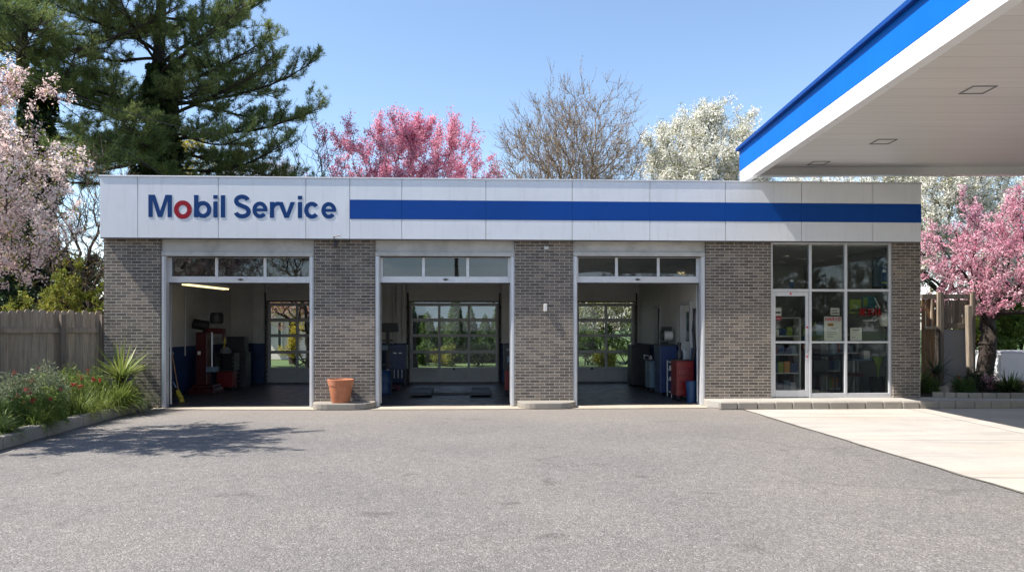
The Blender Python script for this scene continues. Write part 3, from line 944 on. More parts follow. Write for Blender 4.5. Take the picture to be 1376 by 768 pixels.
# half-round concrete pads that guard the piers
for a, b, nm in ((418, 503, 'pad'), (696, 775, 'pad')):
    xa, xb = X(a, 14.3), X(b, 14.3)
    pts = []
    n = 14
    for k in range(n + 1):
        t = PI + PI * k / n
        pts.append(((xa + xb) / 2 + (xb - xa) / 2 * math.copysign(abs(math.cos(t)) ** .55, math.cos(t)), YF - .004 - .50 * abs(math.sin(t)) ** .7))
    pts.append((xb, YF - .004)); pts.append((xa, YF - .004))
    o = MB().prism(pts[:-2], 0.0, .125, 'z').build('pier_pad', M['kerb'], bevel=.02)
    tag(o, 'rounded concrete pad under the terracotta pot' if a == 418 else 'rounded concrete pad at the foot of the brick pier between two bays, empty', 'concrete pad', 'concrete pads at the pier feet')

# ---------------------------------------------------------------- the lettering
SGX, SGY = X(199.5, FY), FY - .006
PXM = (X(452, FY) - X(199.5, FY)) / 252.5
BZ = Z(320, 292.3, FY)
sign = thing('sign_lettering', 'raised blue lettering with one red letter on the white fascia', 'sign', (X(326, FY), FY, BZ))


def letter(polys, red=False):
    """polys: list of (outline points in photo pixels: x, height above the baseline)"""
    mb = MB()
    for k, pl in enumerate(polys):
        mb.prism([(X(0, FY) + 0 * x if False else SGX + (x - 199.5) * PXM, BZ + y * PXM) for x, y in pl], SGY + .001 - k * .0008, FY - .0005 - k * .0001, 'y')
    o = mb.build('letter', M['lettering_red' if red else 'lettering_blue'], sign)
    if red: o['label'] = 'red round letter'
    return o


def stroke(path, w):
    """closed outlines (one quad per step) of a stroke of width w along path -> single polygon outline"""
    ls, rs = [], []
    for i, p in enumerate(path):
        a = path[max(i - 1, 0)]; b = path[min(i + 1, len(path) - 1)]
        d = Vector((b[0] - a[0], b[1] - a[1])).normalized()
        ww = (w[i] if isinstance(w, list) else w) / 2
        ls.append((p[0] - d.y * ww, p[1] + d.x * ww)); rs.append((p[0] + d.y * ww, p[1] - d.x * ww))
    return ls + rs[::-1]


def arc(cx, cy, rx, ry, a0, a1, n=22):
    return [(cx + rx * math.cos(R(a0 + (a1 - a0) * k / n)), cy + ry * math.sin(R(a0 + (a1 - a0) * k / n))) for k in range(n + 1)]


def ring(cx, cy, rx, ry, w):
    return [stroke(arc(cx, cy, rx - w / 2, ry - w / 2, 0, 180), w), stroke(arc(cx, cy, rx - w / 2, ry - w / 2, 180, 360), w)]


CH, XH, SW = 30.3, 22.4, 5.7
# M
letter([[(199.5, 0), (205.2, 0), (205.2, 22.5), (212.0, 0), (218.0, 0), (225.0, 22.5), (225.0, 0), (230.7, 0), (230.7, CH), (222.2, CH), (215.1, 8.2), (208.0, CH), (199.5, CH)]])
letter(ring(245.4, 10.3, 12.0, 12.6, 6.4), True)                       # o
letter([[(260.2, 0), (266.2, 0), (266.2, CH), (260.2, CH)]] + ring(272.4, 10.7, 11.0, 11.6, SW))   # b
letter([[(286, 0), (291.9, 0), (291.9, XH - .6), (286, XH - .6)], [(286, 25.3), (291.9, 25.3), (291.9, CH), (286, CH)]])   # i
letter([[(296, 0), (301.9, 0), (301.9, CH), (296, CH)]])               # l
sp_ = arc(324.6, 22.6, 7.8, 5.9, 14, 180, 16) + arc(324.6, 22.6, 7.8, 5.9, 190, 252, 6) + arc(324.8, 8.4, 8.6, 6.6, 72, 0, 8) + arc(324.8, 8.0, 8.6, 6.2, -8, -168, 16)
letter([stroke(sp_, 5.9)])                                             # S
letter([stroke(arc(348.6, 10.7, 7.4, 8.7, -38, -180, 16) + arc(348.6, 10.7, 7.4, 8.7, 176, 0, 18), SW - .3), [(342.5, 8.7), (358.6, 8.7), (358.6, 12.7), (342.5, 12.7)]])   # e
letter([[(362, 0), (367.9, 0), (367.9, XH - .6), (362, XH - .6)], stroke([(364.9, 9.5), (365.6, 14.0), (368.0, 17.6), (371.3, 19.3), (374.6, 19.5)], 5.4)])              # r
letter([[(381.6, 0), (387.6, 0), (396.0, XH - .6), (389.9, XH - .6), (384.6, 6.6), (379.4, XH - .6), (373.0, XH - .6)]])   # v
letter([[(399.8, 0), (405.6, 0), (405.6, XH - .6), (399.8, XH - .6)], [(399.8, 25.3), (405.6, 25.3), (405.6, CH), (399.8, CH)]])   # i
letter([stroke(arc(418.8, 10.7, 7.6, 8.8, 38, 322, 30), SW)])          # c
letter([stroke(arc(441.7, 10.7, 7.4, 8.7, -38, -180, 16) + arc(441.7, 10.7, 7.4, 8.7, 176, 0, 18), SW - .3), [(435.6, 8.7), (451.7, 8.7), (451.7, 12.7), (435.6, 12.7)]])   # e

# ---------------------------------------------------------------- canopy
cy0 = 15.3
C0 = Vector((X(994, cy0), cy0, 0))
beta = math.atan(.045 + .024)                    # heading of its long side
fw = Vector((-math.sin(beta), -math.cos(beta), 0))     # towards the viewer
rt = Vector((math.cos(beta), -math.sin(beta), 0))      # away from the open lot
ZC = EYE + (HY - 244.5) / 1000 * 15.3
ZW, ZC2 = ZC + .262, ZC + .735
can = thing('forecourt_canopy', 'flat white forecourt canopy with a bright blue band along its edge', 'canopy', (C0.x + 6, C0.y - 8, 0))
LEN, WID = 30.0, 15.0


def cbox(mb, a0, a1, b0, b1, z0, z1):
    """a: distance to the right of the corner, b: towards the viewer"""
    P = lambda a, b, z: tuple(C0 + rt * a + fw * b + Vector((0, 0, z)))
    vs = [P(a0, b0, z0), P(a1, b0, z0), P(a1, b1, z0), P(a0, b1, z0), P(a0, b0, z1), P(a1, b0, z1), P(a1, b1, z1), P(a0, b1, z1)]
    return mb.add(vs, [(0, 3, 2, 1), (4, 5, 6, 7), (0, 1, 5, 4), (1, 2, 6, 5), (2, 3, 7, 6), (3, 0, 4, 7)])


ZS = ZC + .30            # soffit
wh = MB(); cbox(wh, 0, .14, 0, LEN, ZC, ZW); cbox(wh, .14, WID, 0, .14, ZC + .14, ZW); wh.build('white_band', M['canopy_white'], can, bevel=.004)
bl = MB(); cbox(bl, -.004, .14, -.004, LEN, ZW + .002, ZC2 - .05); cbox(bl, .14, WID, -.004, .14, ZW + .002, ZC2 - .05); bl.build('blue_band', M['canopy_blue'], can)
cp = MB(); cbox(cp, -.075, .2, -.05, LEN, ZC2 - .048, ZC2 + .02); cbox(cp, .2, WID, -.05, .2, ZC2 - .048, ZC2 + .02); cp.build('cap', M['cap_blue'], can, bevel=.008)
so = MB(); cbox(so, .141, WID, .141, LEN, ZS, ZS + .08); so.build('soffit', M['soffit'], can)
lp = MB(); cbox(lp, .142, .20, .142, LEN, ZS - .05, ZS - .002); cbox(lp, .201, WID, .142, .20, ZS - .16, ZS - .002)
cbox(lp, .201, .55, 6.5, LEN, ZS - .012, ZS - .003)
lp.build('edge_trim', M['soffit'], can)
dk = MB(); cbox(dk, .15, WID, .15, LEN, ZS + .081, ZC2 - .1); dk.build('roof_deck', M['roofing'], can)


def soffit_hit(px, py):
    d = (ZS - EYE) / ((HY - py) / FPX)
    u = (px - 688) / FPX
    p = Vector((d * (CA * u + SA), d * (CA - SA * u), 0)) - C0
    return p.dot(rt), p.dot(fw)


for px, py in ((1314, 120.5), (1187, 190), (1100, 219)):
    a, b = soffit_hit(px, py)
    s = .17
    fr = MB()
    cbox(fr, a - s, a + s, b - s, b - s + .018, ZS - .012, ZS - .001); cbox(fr, a - s, a + s, b + s - .018, b + s, ZS - .012, ZS - .001)
    cbox(fr, a - s, a - s + .018, b - s + .019, b + s - .019, ZS - .012, ZS - .001); cbox(fr, a + s - .018, a + s, b - s + .019, b + s - .019, ZS - .012, ZS - .001)
    li = fr.build('recessed_light', M['backing'], can)
    df = MB(); cbox(df, a - s + .05, a + s - .07, b - s + .10, b + s - .03, ZS - .009, ZS - .001); df.build('diffuser', M['soffit'], li)
for px, py in ((1200, 235.5), ):
    a, b = 3.8, .17
# columns of the canopy stand outside the picture
for a, b in ((4.2, 11.5), (11.0, 11.5), (11.0, 4.0)):
    cl = MB(); cbox(cl, a - .2, a + .2, b - .2, b + .2, 0, ZS - .001); cl.build('column', M['canopy_white'], can, bevel=.02)
# ---------------------------------------------------------------- trees and plants
def norm(v): return v / (np.linalg.norm(v) + 1e-9)


UP = np.array([0, 0, 1.0])


def rot_about(v, axis, ang):
    axis = norm(axis); c, s = math.cos(ang), math.sin(ang)
    return v * c + np.cross(axis, v) * s + axis * np.dot(axis, v) * (1 - c)


def perp(d):
    a = np.cross(d, UP if abs(d[2]) < .95 else np.array([1.0, 0, 0]))
    return norm(a)


def grow(out, p, d, Ln, r, lvl, P):
    n = P['seg'][lvl]
    pts = [p]; dirs = [d]; rad = [r]
    inside = lvl > 1
    for i in range(n):
        d = norm(d + rng.normal(0, P['jit'][lvl], 3) + UP * P['up'][lvl])
        q = p + d * Ln / n
        if P.get('env') and lvl >= 1:
            if P['env'](q): inside = True
            elif inside: break
        p = q
        pts.append(p); dirs.append(d); rad.append(max(P.get('rmin', .004), r * (1 - (i + 1) / n * (1 - P['tip'][lvl]))))
    if len(pts) < 2 or (P.get('env') and not inside): return
    if len(pts) <= n:
        rad = list(np.maximum(P.get('rmin', .004), r * (1 - np.linspace(0, 1, len(pts)) * (1 - P['tip'][lvl] * .4))))
    out.append((lvl, np.array(pts), np.array(rad)))
    if lvl >= P['max']: return
    nc = P['n'][lvl]
    az = rng.uniform(0, 2 * PI)
    m = len(pts) - 1
    frac = m / n
    for k in range(nc):
        f = P['start'][lvl] + (1 - P['start'][lvl]) * (k + rng.uniform(.1, .9)) / nc
        if f > frac: continue
        t = f * n; i = min(int(t), m - 1); w = t - i
        q = pts[i] * (1 - w) + pts[i + 1] * w
        dd = dirs[min(i + 1, m)]
        az += 2.4 + rng.normal(0, .35)
        a = rot_about(perp(dd), dd, az)
        ang = P['ang'][lvl] * rng.uniform(.75, 1.25)
        cd = norm(rot_about(dd, a, ang))
        cl = Ln * P['len'][lvl] * rng.uniform(.7, 1.15) * (1 - P['taper'][lvl] * f)
        cr = max(P.get('rmin', .004), (rad[i] * (1 - w) + rad[i + 1] * w) * P['rr'][lvl])
        grow(out, q, cd, cl, cr, lvl + 1, P)


def tubes(polys, lod=(9, 6, 5, 4, 3)):
    Vs, Fs = [], []; base = 0
    for lvl, pts, rad in polys:
        n = lod[min(lvl, len(lod) - 1)]
        m = len(pts)
        t = np.gradient(pts, axis=0); t /= np.linalg.norm(t, axis=1)[:, None] + 1e-9
        ref = np.where(np.abs(t[:, 2:3]) < .9, np.array([[0, 0, 1.0]]), np.array([[1.0, 0, 0]]))
        a = np.cross(t, ref); a /= np.linalg.norm(a, axis=1)[:, None] + 1e-9
        b = np.cross(a, t)
        th = np.arange(n) * 2 * PI / n
        V = pts[:, None, :] + rad[:, None, None] * (np.cos(th)[None, :, None] * a[:, None, :] + np.sin(th)[None, :, None] * b[:, None, :])
        Vs.append(V.reshape(-1, 3))
        i = np.arange(m - 1)[:, None] * n; k = np.arange(n)[None, :]
        F = np.stack([i + k, i + n + k, i + n + (k + 1) % n, i + (k + 1) % n], axis=-1).reshape(-1, 4) + base
        Fs.append(F); base += m * n
    return np.concatenate(Vs), np.concatenate(Fs)


def quads(C, size, aspect=.7, up_bias=0.0, normals=None):
    n = len(C)
    nr = rng.normal(0, 1, (n, 3)) if normals is None else normals
    nr[:, 2] += up_bias
    nr /= np.linalg.norm(nr, axis=1)[:, None] + 1e-9
    r2 = rng.normal(0, 1, (n, 3))
    t = np.cross(nr, r2); t /= np.linalg.norm(t, axis=1)[:, None] + 1e-9
    b = np.cross(nr, t)
    s = (size * rng.uniform(.65, 1.3, n))[:, None]
    # a leaf: pointed kite folded a little along its middle
    A = C - t * s; B = C + b * s * aspect * .6 + nr * s * .12; D = C + t * s; E = C - b * s * aspect * .6 + nr * s * .12
    V = np.stack([A, B, D, E], axis=1).reshape(-1, 3)
    return V, np.arange(n * 4).reshape(-1, 4)


def along(polys, step, lv0, spread=0.0, lv1=99, skip=0.0):
    out = []; dirs = []
    for lvl, pts, rad in polys:
        if lvl < lv0 or lvl > lv1: continue
        seg = np.linalg.norm(np.diff(pts, axis=0), axis=1)
        tot = seg.sum(); k = max(1, int(tot / step + rng.uniform(0, 1)))
        ts = rng.uniform(skip, 1, k) * tot
        cum = np.concatenate([[0], np.cumsum(seg)])
        i = np.clip(np.searchsorted(cum, ts) - 1, 0, len(seg) - 1)
        w = ((ts - cum[i]) / (seg[i] + 1e-9))[:, None]
        out.append(pts[i] * (1 - w) + pts[i + 1] * w); dirs.append((pts[i + 1] - pts[i]) / (seg[i] + 1e-9)[:, None])
    if not out: return np.zeros((0, 3)), np.zeros((0, 3))
    C = np.concatenate(out); D = np.concatenate(dirs)
    if spread: C = C + rng.normal(0, spread, C.shape)
    return C, D


def clusters(C, k, spread):
    """k leaves round every centre"""
    return np.repeat(C, k, axis=0) + rng.normal(0, spread, (len(C) * k, 3))


def tree_thing(name, label, cat, base, polys, bark, crowns, group=None):
    t = thing(name, label, cat, base, 0, group)
    V, F = tubes(polys)
    np_obj('trunk', V, F, bark, t, smooth=True)
    for nm, (V, F), m in crowns:
        np_obj(nm, V, F, m, t)
    return t


def ell(cx, cy, cz, rx, ry, rz, rough=.18):
    ph = rng.uniform(0, 6.28, 6)
    def f(q):
        x, y, z = (q[0] - cx) / rx, (q[1] - cy) / ry, (q[2] - cz) / rz
        th = math.atan2(y, x)
        k = 1 + rough * (math.sin(3 * th + ph[0] + 2 * z) + .7 * math.sin(5 * th + ph[1] - 3 * z) + .6 * math.sin(7 * z + ph[2] + th))
        return x * x + y * y + z * z < k * k
    return f


# ---- pines
def needle_tufts(C, D, k, ln, wd):
    n = len(C) * k
    C2 = np.repeat(C, k, axis=0)
    D2 = np.repeat(D, k, axis=0)
    v = D2 * .55 + rng.normal(0, .75, (n, 3)) + np.array([0, 0, .35])
    v /= np.linalg.norm(v, axis=1)[:, None] + 1e-9
    r2 = rng.normal(0, 1, (n, 3)); s = np.cross(v, r2); s /= np.linalg.norm(s, axis=1)[:, None] + 1e-9
    l_ = (ln * rng.uniform(.6, 1.25, n))[:, None]
    w_ = wd * rng.uniform(.7, 1.3, n)[:, None]
    V = np.stack([C2 - s * w_ * .5, C2 + v * l_ * .5 - s * w_ * .55, C2 + v * l_, C2 + v * l_ * .5 + s * w_ * .55], axis=1).reshape(-1, 3)
    return V, np.arange(n * 4).reshape(-1, 4)


def pine(base, H, spec, label, r0=.32, tuftk=7, seed=1, lean=0.0):
    global rng
    rng = np.random.default_rng(seed)
    base = np.array(base, float)
    polys = []
    n = 16
    tr = [base + np.array([lean * (i / n) + .08 * math.sin(i * 1.1 + seed), .07 * math.cos(i * .9), H * i / n]) for i in range(n + 1)]
    rad = [r0 * (1 - .93 * i / n) for i in range(n + 1)]
    polys.append((0, np.array(tr), np.array(rad)))
    at = lambda z: np.array([np.interp(z - base[2], np.linspace(0, H, n + 1), [q[k] for q in tr]) for k in range(3)])
    for (z, az, el, ln) in spec:
        p = at(base[2] + z)
        r = .026 + .008 * ln
        d = np.array([math.cos(az) * math.cos(el), math.sin(az) * math.cos(el), math.sin(el)])
        m = 9; pts = [p]
        dirs = []
        for i in range(m):
            f = i / m
            d = norm(d + rng.normal(0, .07, 3) + UP * (-.05 + .16 * f))
            pts.append(pts[-1] + d * ln / m); dirs.append(d)
        pts = np.array(pts)
        polys.append((1, pts, np.linspace(r, .012, m + 1)))
        # side sprays lie mostly in one flat layer; bare inner third
        ns = int(7 + ln * 3.6)
        for k in range(ns):
            f = .18 + .82 * (k + rng.uniform(.1, .9)) / ns
            i = min(int(f * m), m - 1)
            q = pts[i] + (pts[i + 1] - pts[i]) * (f * m - i)
            side = (-1) ** k
            lat = np.cross(dirs[i], UP); lat = norm(lat) * side
            sd = norm(dirs[i] * rng.uniform(.45, .95) + lat * rng.uniform(.5, 1.0) + UP * rng.uniform(-.05, .35))
            sl = (0.45 + .30 * ln * (1 - f) ** .6 * .75) * rng.uniform(.7, 1.2)
            sp = [q]; dd = sd
            for j in range(4):
                dd = norm(dd + rng.normal(0, .13, 3) + UP * .07); sp.append(sp[-1] + dd * sl / 4)
            polys.append((2, np.array(sp), np.linspace(.016, .006, 5)))
            nt = int(3 + sl * 5)
            for j in range(nt):
                g = .15 + .85 * (j + rng.uniform(0, 1)) / nt
                ii = min(int(g * 4), 3)
                q2 = sp[ii] + (sp[ii + 1] - sp[ii]) * (g * 4 - ii)
                d2 = norm(dd * .7 + rng.normal(0, .5, 3) + UP * .35)
                l2 = rng.uniform(.14, .34)
                polys.append((3, np.array([q2, q2 + d2 * l2 * .5, q2 + d2 * l2 + UP * .02]), np.array([.006, .005, .004])))
    C, D = along(polys, .062, 3, .012)
    C1, D1 = along(polys, .16, 2, .012, 2, .3)
    C = np.concatenate([C, C1]); D = np.concatenate([D, D1])
    V, F = needle_tufts(C, D, tuftk, .15, .012)
    return tree_thing('pine_tree', label, 'tree', tuple(base), polys, M['bark_dark'], [('crown', (V, F), M['pine'])], 'tall pines behind the garage')


def pine_spec(zs, seed, reach, el0, el1, ratio=1.0):
    r = np.random.default_rng(seed)
    out = []; az = r.uniform(0, 6.28)
    for z in zs:
        f = (z - zs[0]) / (zs[-1] - zs[0])
        for k in range(r.integers(3, 5)):
            az += 2.0 + r.normal(0, .35)
            out.append((z + r.uniform(-.25, .25), az, el0 + (el1 - el0) * f + r.normal(0, .09), reach(f) * r.uniform(.7, 1.12)))
    return out


PB = (X(207, 24.5), 24.5, -.02)
reach = lambda f: 4.4 * (1 - f) ** .8 + .9
spec = pine_spec(np.linspace(7.4, 18.2, 9), 5, reach, R(-6), R(48))
# the limbs that stand out against the sky
spec += [(6.6, R(-12), R(8), 5.0), (6.2, R(12), R(0), 4.8), (8.2, R(-20), R(20), 5.0), (10.0, R(-12), R(38), 4.6), (5.2, R(-14), R(2), 5.6),
         (7.6, R(-6), R(12), 5.7), (8.7, R(2), R(17), 5.4), (5.6, R(-8), R(5), 5.6), (9.7, R(4), R(30), 5.2), (4.9, R(14), R(3), 4.8), (6.0, R(195), R(8), 5.0), (5.2, R(-40), R(2), 4.6), (7.0, R(-75), R(0), 4.2), (8.2, R(-100), R(8), 4.2), (9.6, R(-60), R(22), 4.4), (10.4, R(-110), R(25), 4.2), (9.0, R(-30), R(12), 5.0), (7.8, R(-45), R(2), 4.6)]
pine(PB, 19.5, spec, 'tall pine with long spreading limbs and an ivy-clad trunk behind the garage roof', .36, 10, 3, .3)
PB2 = (X(38, 23.0), 23.0, -.02)
spec2 = pine_spec(np.linspace(7.4, 17.5, 13), 9, lambda f: 4.6 * (1 - f) ** .7 + 1.0, R(-4), R(45))
spec2 += [(9.6, R(-5), R(12), 5.2), (8.6, R(8), R(4), 4.2), (11.0, R(-30), R(15), 4.8), (11.5, R(-100), R(10), 4.4), (10.2, R(-140), R(8), 4.6)]
pine(PB2, 18.5, spec2, 'dark pine rising behind the pale blossom tree, partly out of the picture', .34, 9, 8, -.2)


def ivy(base, H, r0, r1, n, label):
    z = rng.uniform(0, 1, n) ** .85 * H
    th = rng.uniform(0, 2 * PI, n)
    rr = (r0 + (r1 - r0) * (z / H)) * (1 + .28 * np.sin(z * 2.1 + th * 2) + .2 * np.sin(z * 5.3 + th * 3)) * rng.uniform(.55, 1.15, n)
    C = np.stack([base[0] + .25 * z / H + rr * np.cos(th), base[1] + rr * np.sin(th), z], axis=1)
    V, F = quads(C, .085, .9)
    return tag(np_obj('ivy', V, F, M['ivy'], None, tuple(base)), label, 'ivy')


ivy(PB, 10.0, .95, .35, 26000, 'dense dark ivy climbing the trunk of the tall pine')
ivy(PB2, 9.2, .8, .42, 16000, 'ivy sleeve round the trunk of the dark pine behind the blossom tree')

# ---- flowering and bare trees
def vase(base, H, P, seed, k0, spread0, env, trunk_r, fork):
    """several limbs rising from a short trunk"""
    global rng
    rng = np.random.default_rng(seed)
    b = np.array(base, float)
    polys = []
    tp = [b + np.array([.03 * i * rng.normal(), .03 * i * rng.normal(), fork * i / 4]) for i in range(5)]
    polys.append((0, np.array(tp), np.linspace(trunk_r * 1.25, trunk_r * .85, 5)))
    P = dict(P); P['env'] = env
    az = rng.uniform(0, 6.28)
    for k in range(k0):
        az += 2 * PI / k0 + rng.normal(0, .2)
        tilt = spread0 * rng.uniform(.45, 1.15)
        if k == 0: tilt *= .2
        d = np.array([math.cos(az) * math.sin(tilt), math.sin(az) * math.sin(tilt), math.cos(tilt)])
        start = tp[-1] - np.array([0, 0, rng.uniform(.0, .25) * fork])
        grow(polys, start, d, (H - fork) * rng.uniform(.8, 1.1), trunk_r * .55, 1, P)
    return polys



def crown_points(c, r, n, rough=.12, inner=.35, lo=None, sprays=0, slen=.9):
    """points through a lumpy ellipsoid, denser towards its outside; sprays: shoots that rise out of its top"""
    env = ell(c[0], c[1], c[2], r[0], r[1], r[2], rough)
    out = []
    while len(out) < n:
        v = rng.normal(0, 1, 3); v /= np.linalg.norm(v)
        k = rng.uniform(inner ** 2, 1.25 ** 2) ** .5
        q = np.array(c) + v * k * np.array(r)
        if env(q) and (lo is None or q[2] > lo): out.append(q)
    for _ in range(sprays):
        az = rng.uniform(0, 2 * PI); f = rng.uniform(0, .85)
        q = np.array([c[0] + r[0] * f * math.cos(az), c[1] + r[1] * f * math.sin(az), c[2] + r[2] * math.sqrt(1 - f * f) * .82])
        d = norm(np.array([math.cos(az) * f * .5, math.sin(az) * f * .5, 1.0]) + rng.normal(0, .1, 3))
        m = rng.integers(3, 6); l_ = slen * rng.uniform(.6, 1.2)
        for k in range(1, m + 1): out.append(q + d * l_ * k / m + rng.normal(0, .03, 3))
    return np.array(out)


def fill_tree(base, fork, tr, A, rmin=.006, twigs=5, tlen=.4, lean=(0, 0), pw=.22, up=.5, step=.22):
    b = np.array(base, float)
    cap = len(A) * 30 + 100
    P_ = np.zeros((cap, 3)); D_ = np.zeros((cap, 3)); par = np.full(cap, -1); pl = np.zeros(cap)
    m = 6
    for i in range(m):
        P_[i] = b + np.array([lean[0] * i / (m - 1) + rng.normal(0, .015), lean[1] * i / (m - 1) + rng.normal(0, .015), fork * i / (m - 1)]); D_[i] = UP; par[i] = i - 1
    n = m
    A = A[np.argsort(np.linalg.norm(A - P_[m - 1], axis=1) + rng.uniform(0, .5, len(A)))]
    polys = []; paths = []
    for a in A:
        d = a - P_[m - 2:n]
        cost = np.sqrt(d[:, 0] ** 2 + d[:, 1] ** 2 + (d[:, 2] * .8) ** 2) + pw * pl[m - 2:n] + 1.2 * np.maximum(0, -d[:, 2])
        j = int(np.argmin(cost)) + m - 2
        p0 = P_[j].copy(); dist = np.linalg.norm(a - p0)
        if dist < .05: continue
        ct = p0 + (D_[j] * .5 + UP * .25) * dist * .5
        k = max(2, int(dist / step))
        idx = [j]; prev = j
        for q in range(1, k + 1):
            t = q / k
            p = (1 - t) ** 2 * p0 + 2 * t * (1 - t) * ct + t * t * a + rng.normal(0, .014, 3) * (q < k)
            if n >= cap: break
            P_[n] = p; D_[n] = norm(p - P_[prev]); par[n] = prev; pl[n] = pl[prev] + np.linalg.norm(p - P_[prev])
            idx.append(n); prev = n; n += 1
        paths.append(idx)
    cnt = np.zeros(n); kids = np.zeros(n)
    for i in range(n - 1, 0, -1):
        if kids[i] == 0: cnt[i] += 1
        cnt[par[i]] += cnt[i]; kids[par[i]] += 1
    e = math.log(tr / rmin) / math.log(max(cnt[m - 1], 2))
    rad = rmin * np.maximum(cnt, 1) ** e
    rad[0] = tr * 1.35; rad[1] = tr * 1.1
    polys.append((0, P_[:m].copy(), np.minimum(rad[:m], tr * 1.35)))
    c0 = A.mean(axis=0)
    for idx in paths:
        r = rad[idx].copy(); r[0] = min(r[0], r[1] * 1.12)
        lvl = 1 if r[1] > .05 else 2 if r[1] > .018 else 3
        polys.append((lvl, P_[idx], r))
        for _ in range(twigs):
            q = idx[rng.integers(1, len(idx))]
            if rad[q] > .03: continue
            o = P_[q] - c0; o[2] *= .5
            d = norm(norm(o) * .55 + D_[q] * .5 + UP * up * rng.uniform(.2, 1) + rng.normal(0, .55, 3))
            l_ = tlen * rng.uniform(.5, 1.25)
            q1 = P_[q] + d * l_ * .5 + rng.normal(0, .02, 3); q2 = P_[q] + norm(d + UP * .15) * l_
            polys.append((4, np.array([P_[q], q1, q2]), np.array([rmin, rmin * .85, rmin * .6])))
    return polys


def flower_tree(name, label, base, fork, tr, c, r, N, seed, bm, step, k, cs, size, bark='bark_dark', leaf=None, group=None, sprays=0, slen=.9, twigs=5, tlen=.4, rough=.12, rmin=.006, lean=(0, 0), lo=None, lv0=3):
    global rng
    rng = np.random.default_rng(seed)
    A = crown_points(c, r, N, rough, .3, lo, sprays, slen)
    polys = fill_tree(base, fork, tr, A, rmin, twigs, tlen, lean)
    C, D = along(polys, step, lv0, cs * .3, skip=.1)
    C = C[rng.permutation(len(C))[:int(len(C) * .9)]]
    crowns = [('crown', quads(clusters(C, k, cs), size, .9, .8), M[bm])]
    if leaf:
        C2, _ = along(polys, leaf[1], 3, .06)
        crowns.append(('leaves', quads(clusters(C2, 4, .05), leaf[2], .6), M[leaf[0]]))
    return tree_thing(name, label, 'tree', base, polys, M[bark], crowns, group)


def twig_tree(name, label, base, fork, tr, c, r, N, seed, bark, bud=.4, group=None, twigs=5, tlen=.5, rmin=.006, rough=.08, budm='bud', buds=.03):
    global rng
    rng = np.random.default_rng(seed)
    A = crown_points(c, r, N, rough, .2)
    polys = fill_tree(base, fork, tr, A, rmin, twigs, tlen, pw=.3, up=.45)
    C, _ = along(polys, bud, 4)
    return tree_thing(name, label, 'tree', base, polys, M[bark], [('bud_foliage', quads(C, buds, .9), M[budm])], group)


# deep pink tree behind the roof
yb = 27.8
flower_tree('cherry_tree', 'deep pink blossoming cherry with upright sprays behind the roof', (X(552, yb), yb, -.02), 1.6, .22, (X(550, yb), yb, 6.1), (3.75, 2.8, 2.55), 560, 21, 'pink_blossom', .16, 11, .065, .038, sprays=26, slen=1.0, twigs=5, tlen=.48, rough=.13)
# bare multi-stemmed tree
yb = 27.0
twig_tree('bare_tree', 'bare tree with many fine twigs and small buds above the roof', (X(768, yb), yb, -.02), 1.6, .24, (X(768, yb), yb, 6.9), (3.0, 2.6, 3.55), 1700, 34, 'bark_twig', .28, twigs=6, tlen=.5, rmin=.005)
# white pears
yb = 25.0
flower_tree('pear_tree', 'white blossoming pear tree beside the canopy corner, seen against the sky', (X(955, yb), yb, -.02), 1.6, .2, (X(951, yb), yb, 6.0), (2.15, 2.0, 2.9), 620, 41, 'white_blossom', .13, 11, .065, .036, leaf=('lime_leaf', .9, .04), group='white blossoming pear trees', sprays=22, slen=.5, rough=.09)
yb = 23.0
flower_tree('pear_tree', 'white blossoming pear tree past the end of the garage, under the canopy', (X(1262, yb), yb, -.02), 1.5, .2, (X(1262, yb), yb, 5.2), (2.4, 2.0, 2.7), 600, 43, 'white_blossom', .13, 11, .065, .034, leaf=('lime_leaf', .9, .04), group='white blossoming pear trees', sprays=10, slen=.5)
yb = 27.0
flower_tree('pear_tree', 'white blossoming pear tree showing in the gap between the roof and the canopy', (X(1120, yb), yb, -.02), 1.5, .2, (X(1120, yb), yb, 5.6), (3.3, 2.0, 2.5), 480, 44, 'white_blossom', .13, 6, .08, .04, group='white blossoming pear trees')
# rose pink tree on the right
yb = 18.2
flower_tree('cherry_tree', 'rose pink cherry tree with a thick dark trunk beside the white box', (X(1322, yb), yb, .0), 1.1, .2, (X(1362, yb), yb - .1, 3.0), (2.35, 2.0, 1.6), 320, 52, 'rose_blossom', .155, 13, .046, .029, sprays=14, slen=.7, tlen=.32, twigs=4, lean=(.08, 0), lo=1.9, rough=.22)
# pale pink tree in the flower bed, its crown reaching over the fence
flower_tree('cherry_tree', 'pale pink cherry tree with fresh yellow leaves leaning over the board fence', (-8.0, 10.3, .1), 1.25, .15, (-7.0, 10.25, 3.6), (1.5, 1.5, 1.5), 330, 63, 'pale_blossom', .15, 20, .036, .021, bark='bark', leaf=('lime_leaf', .3, .030), sprays=12, slen=.55, tlen=.3, twigs=4, rmin=.004, lean=(.25, 0), rough=.22)
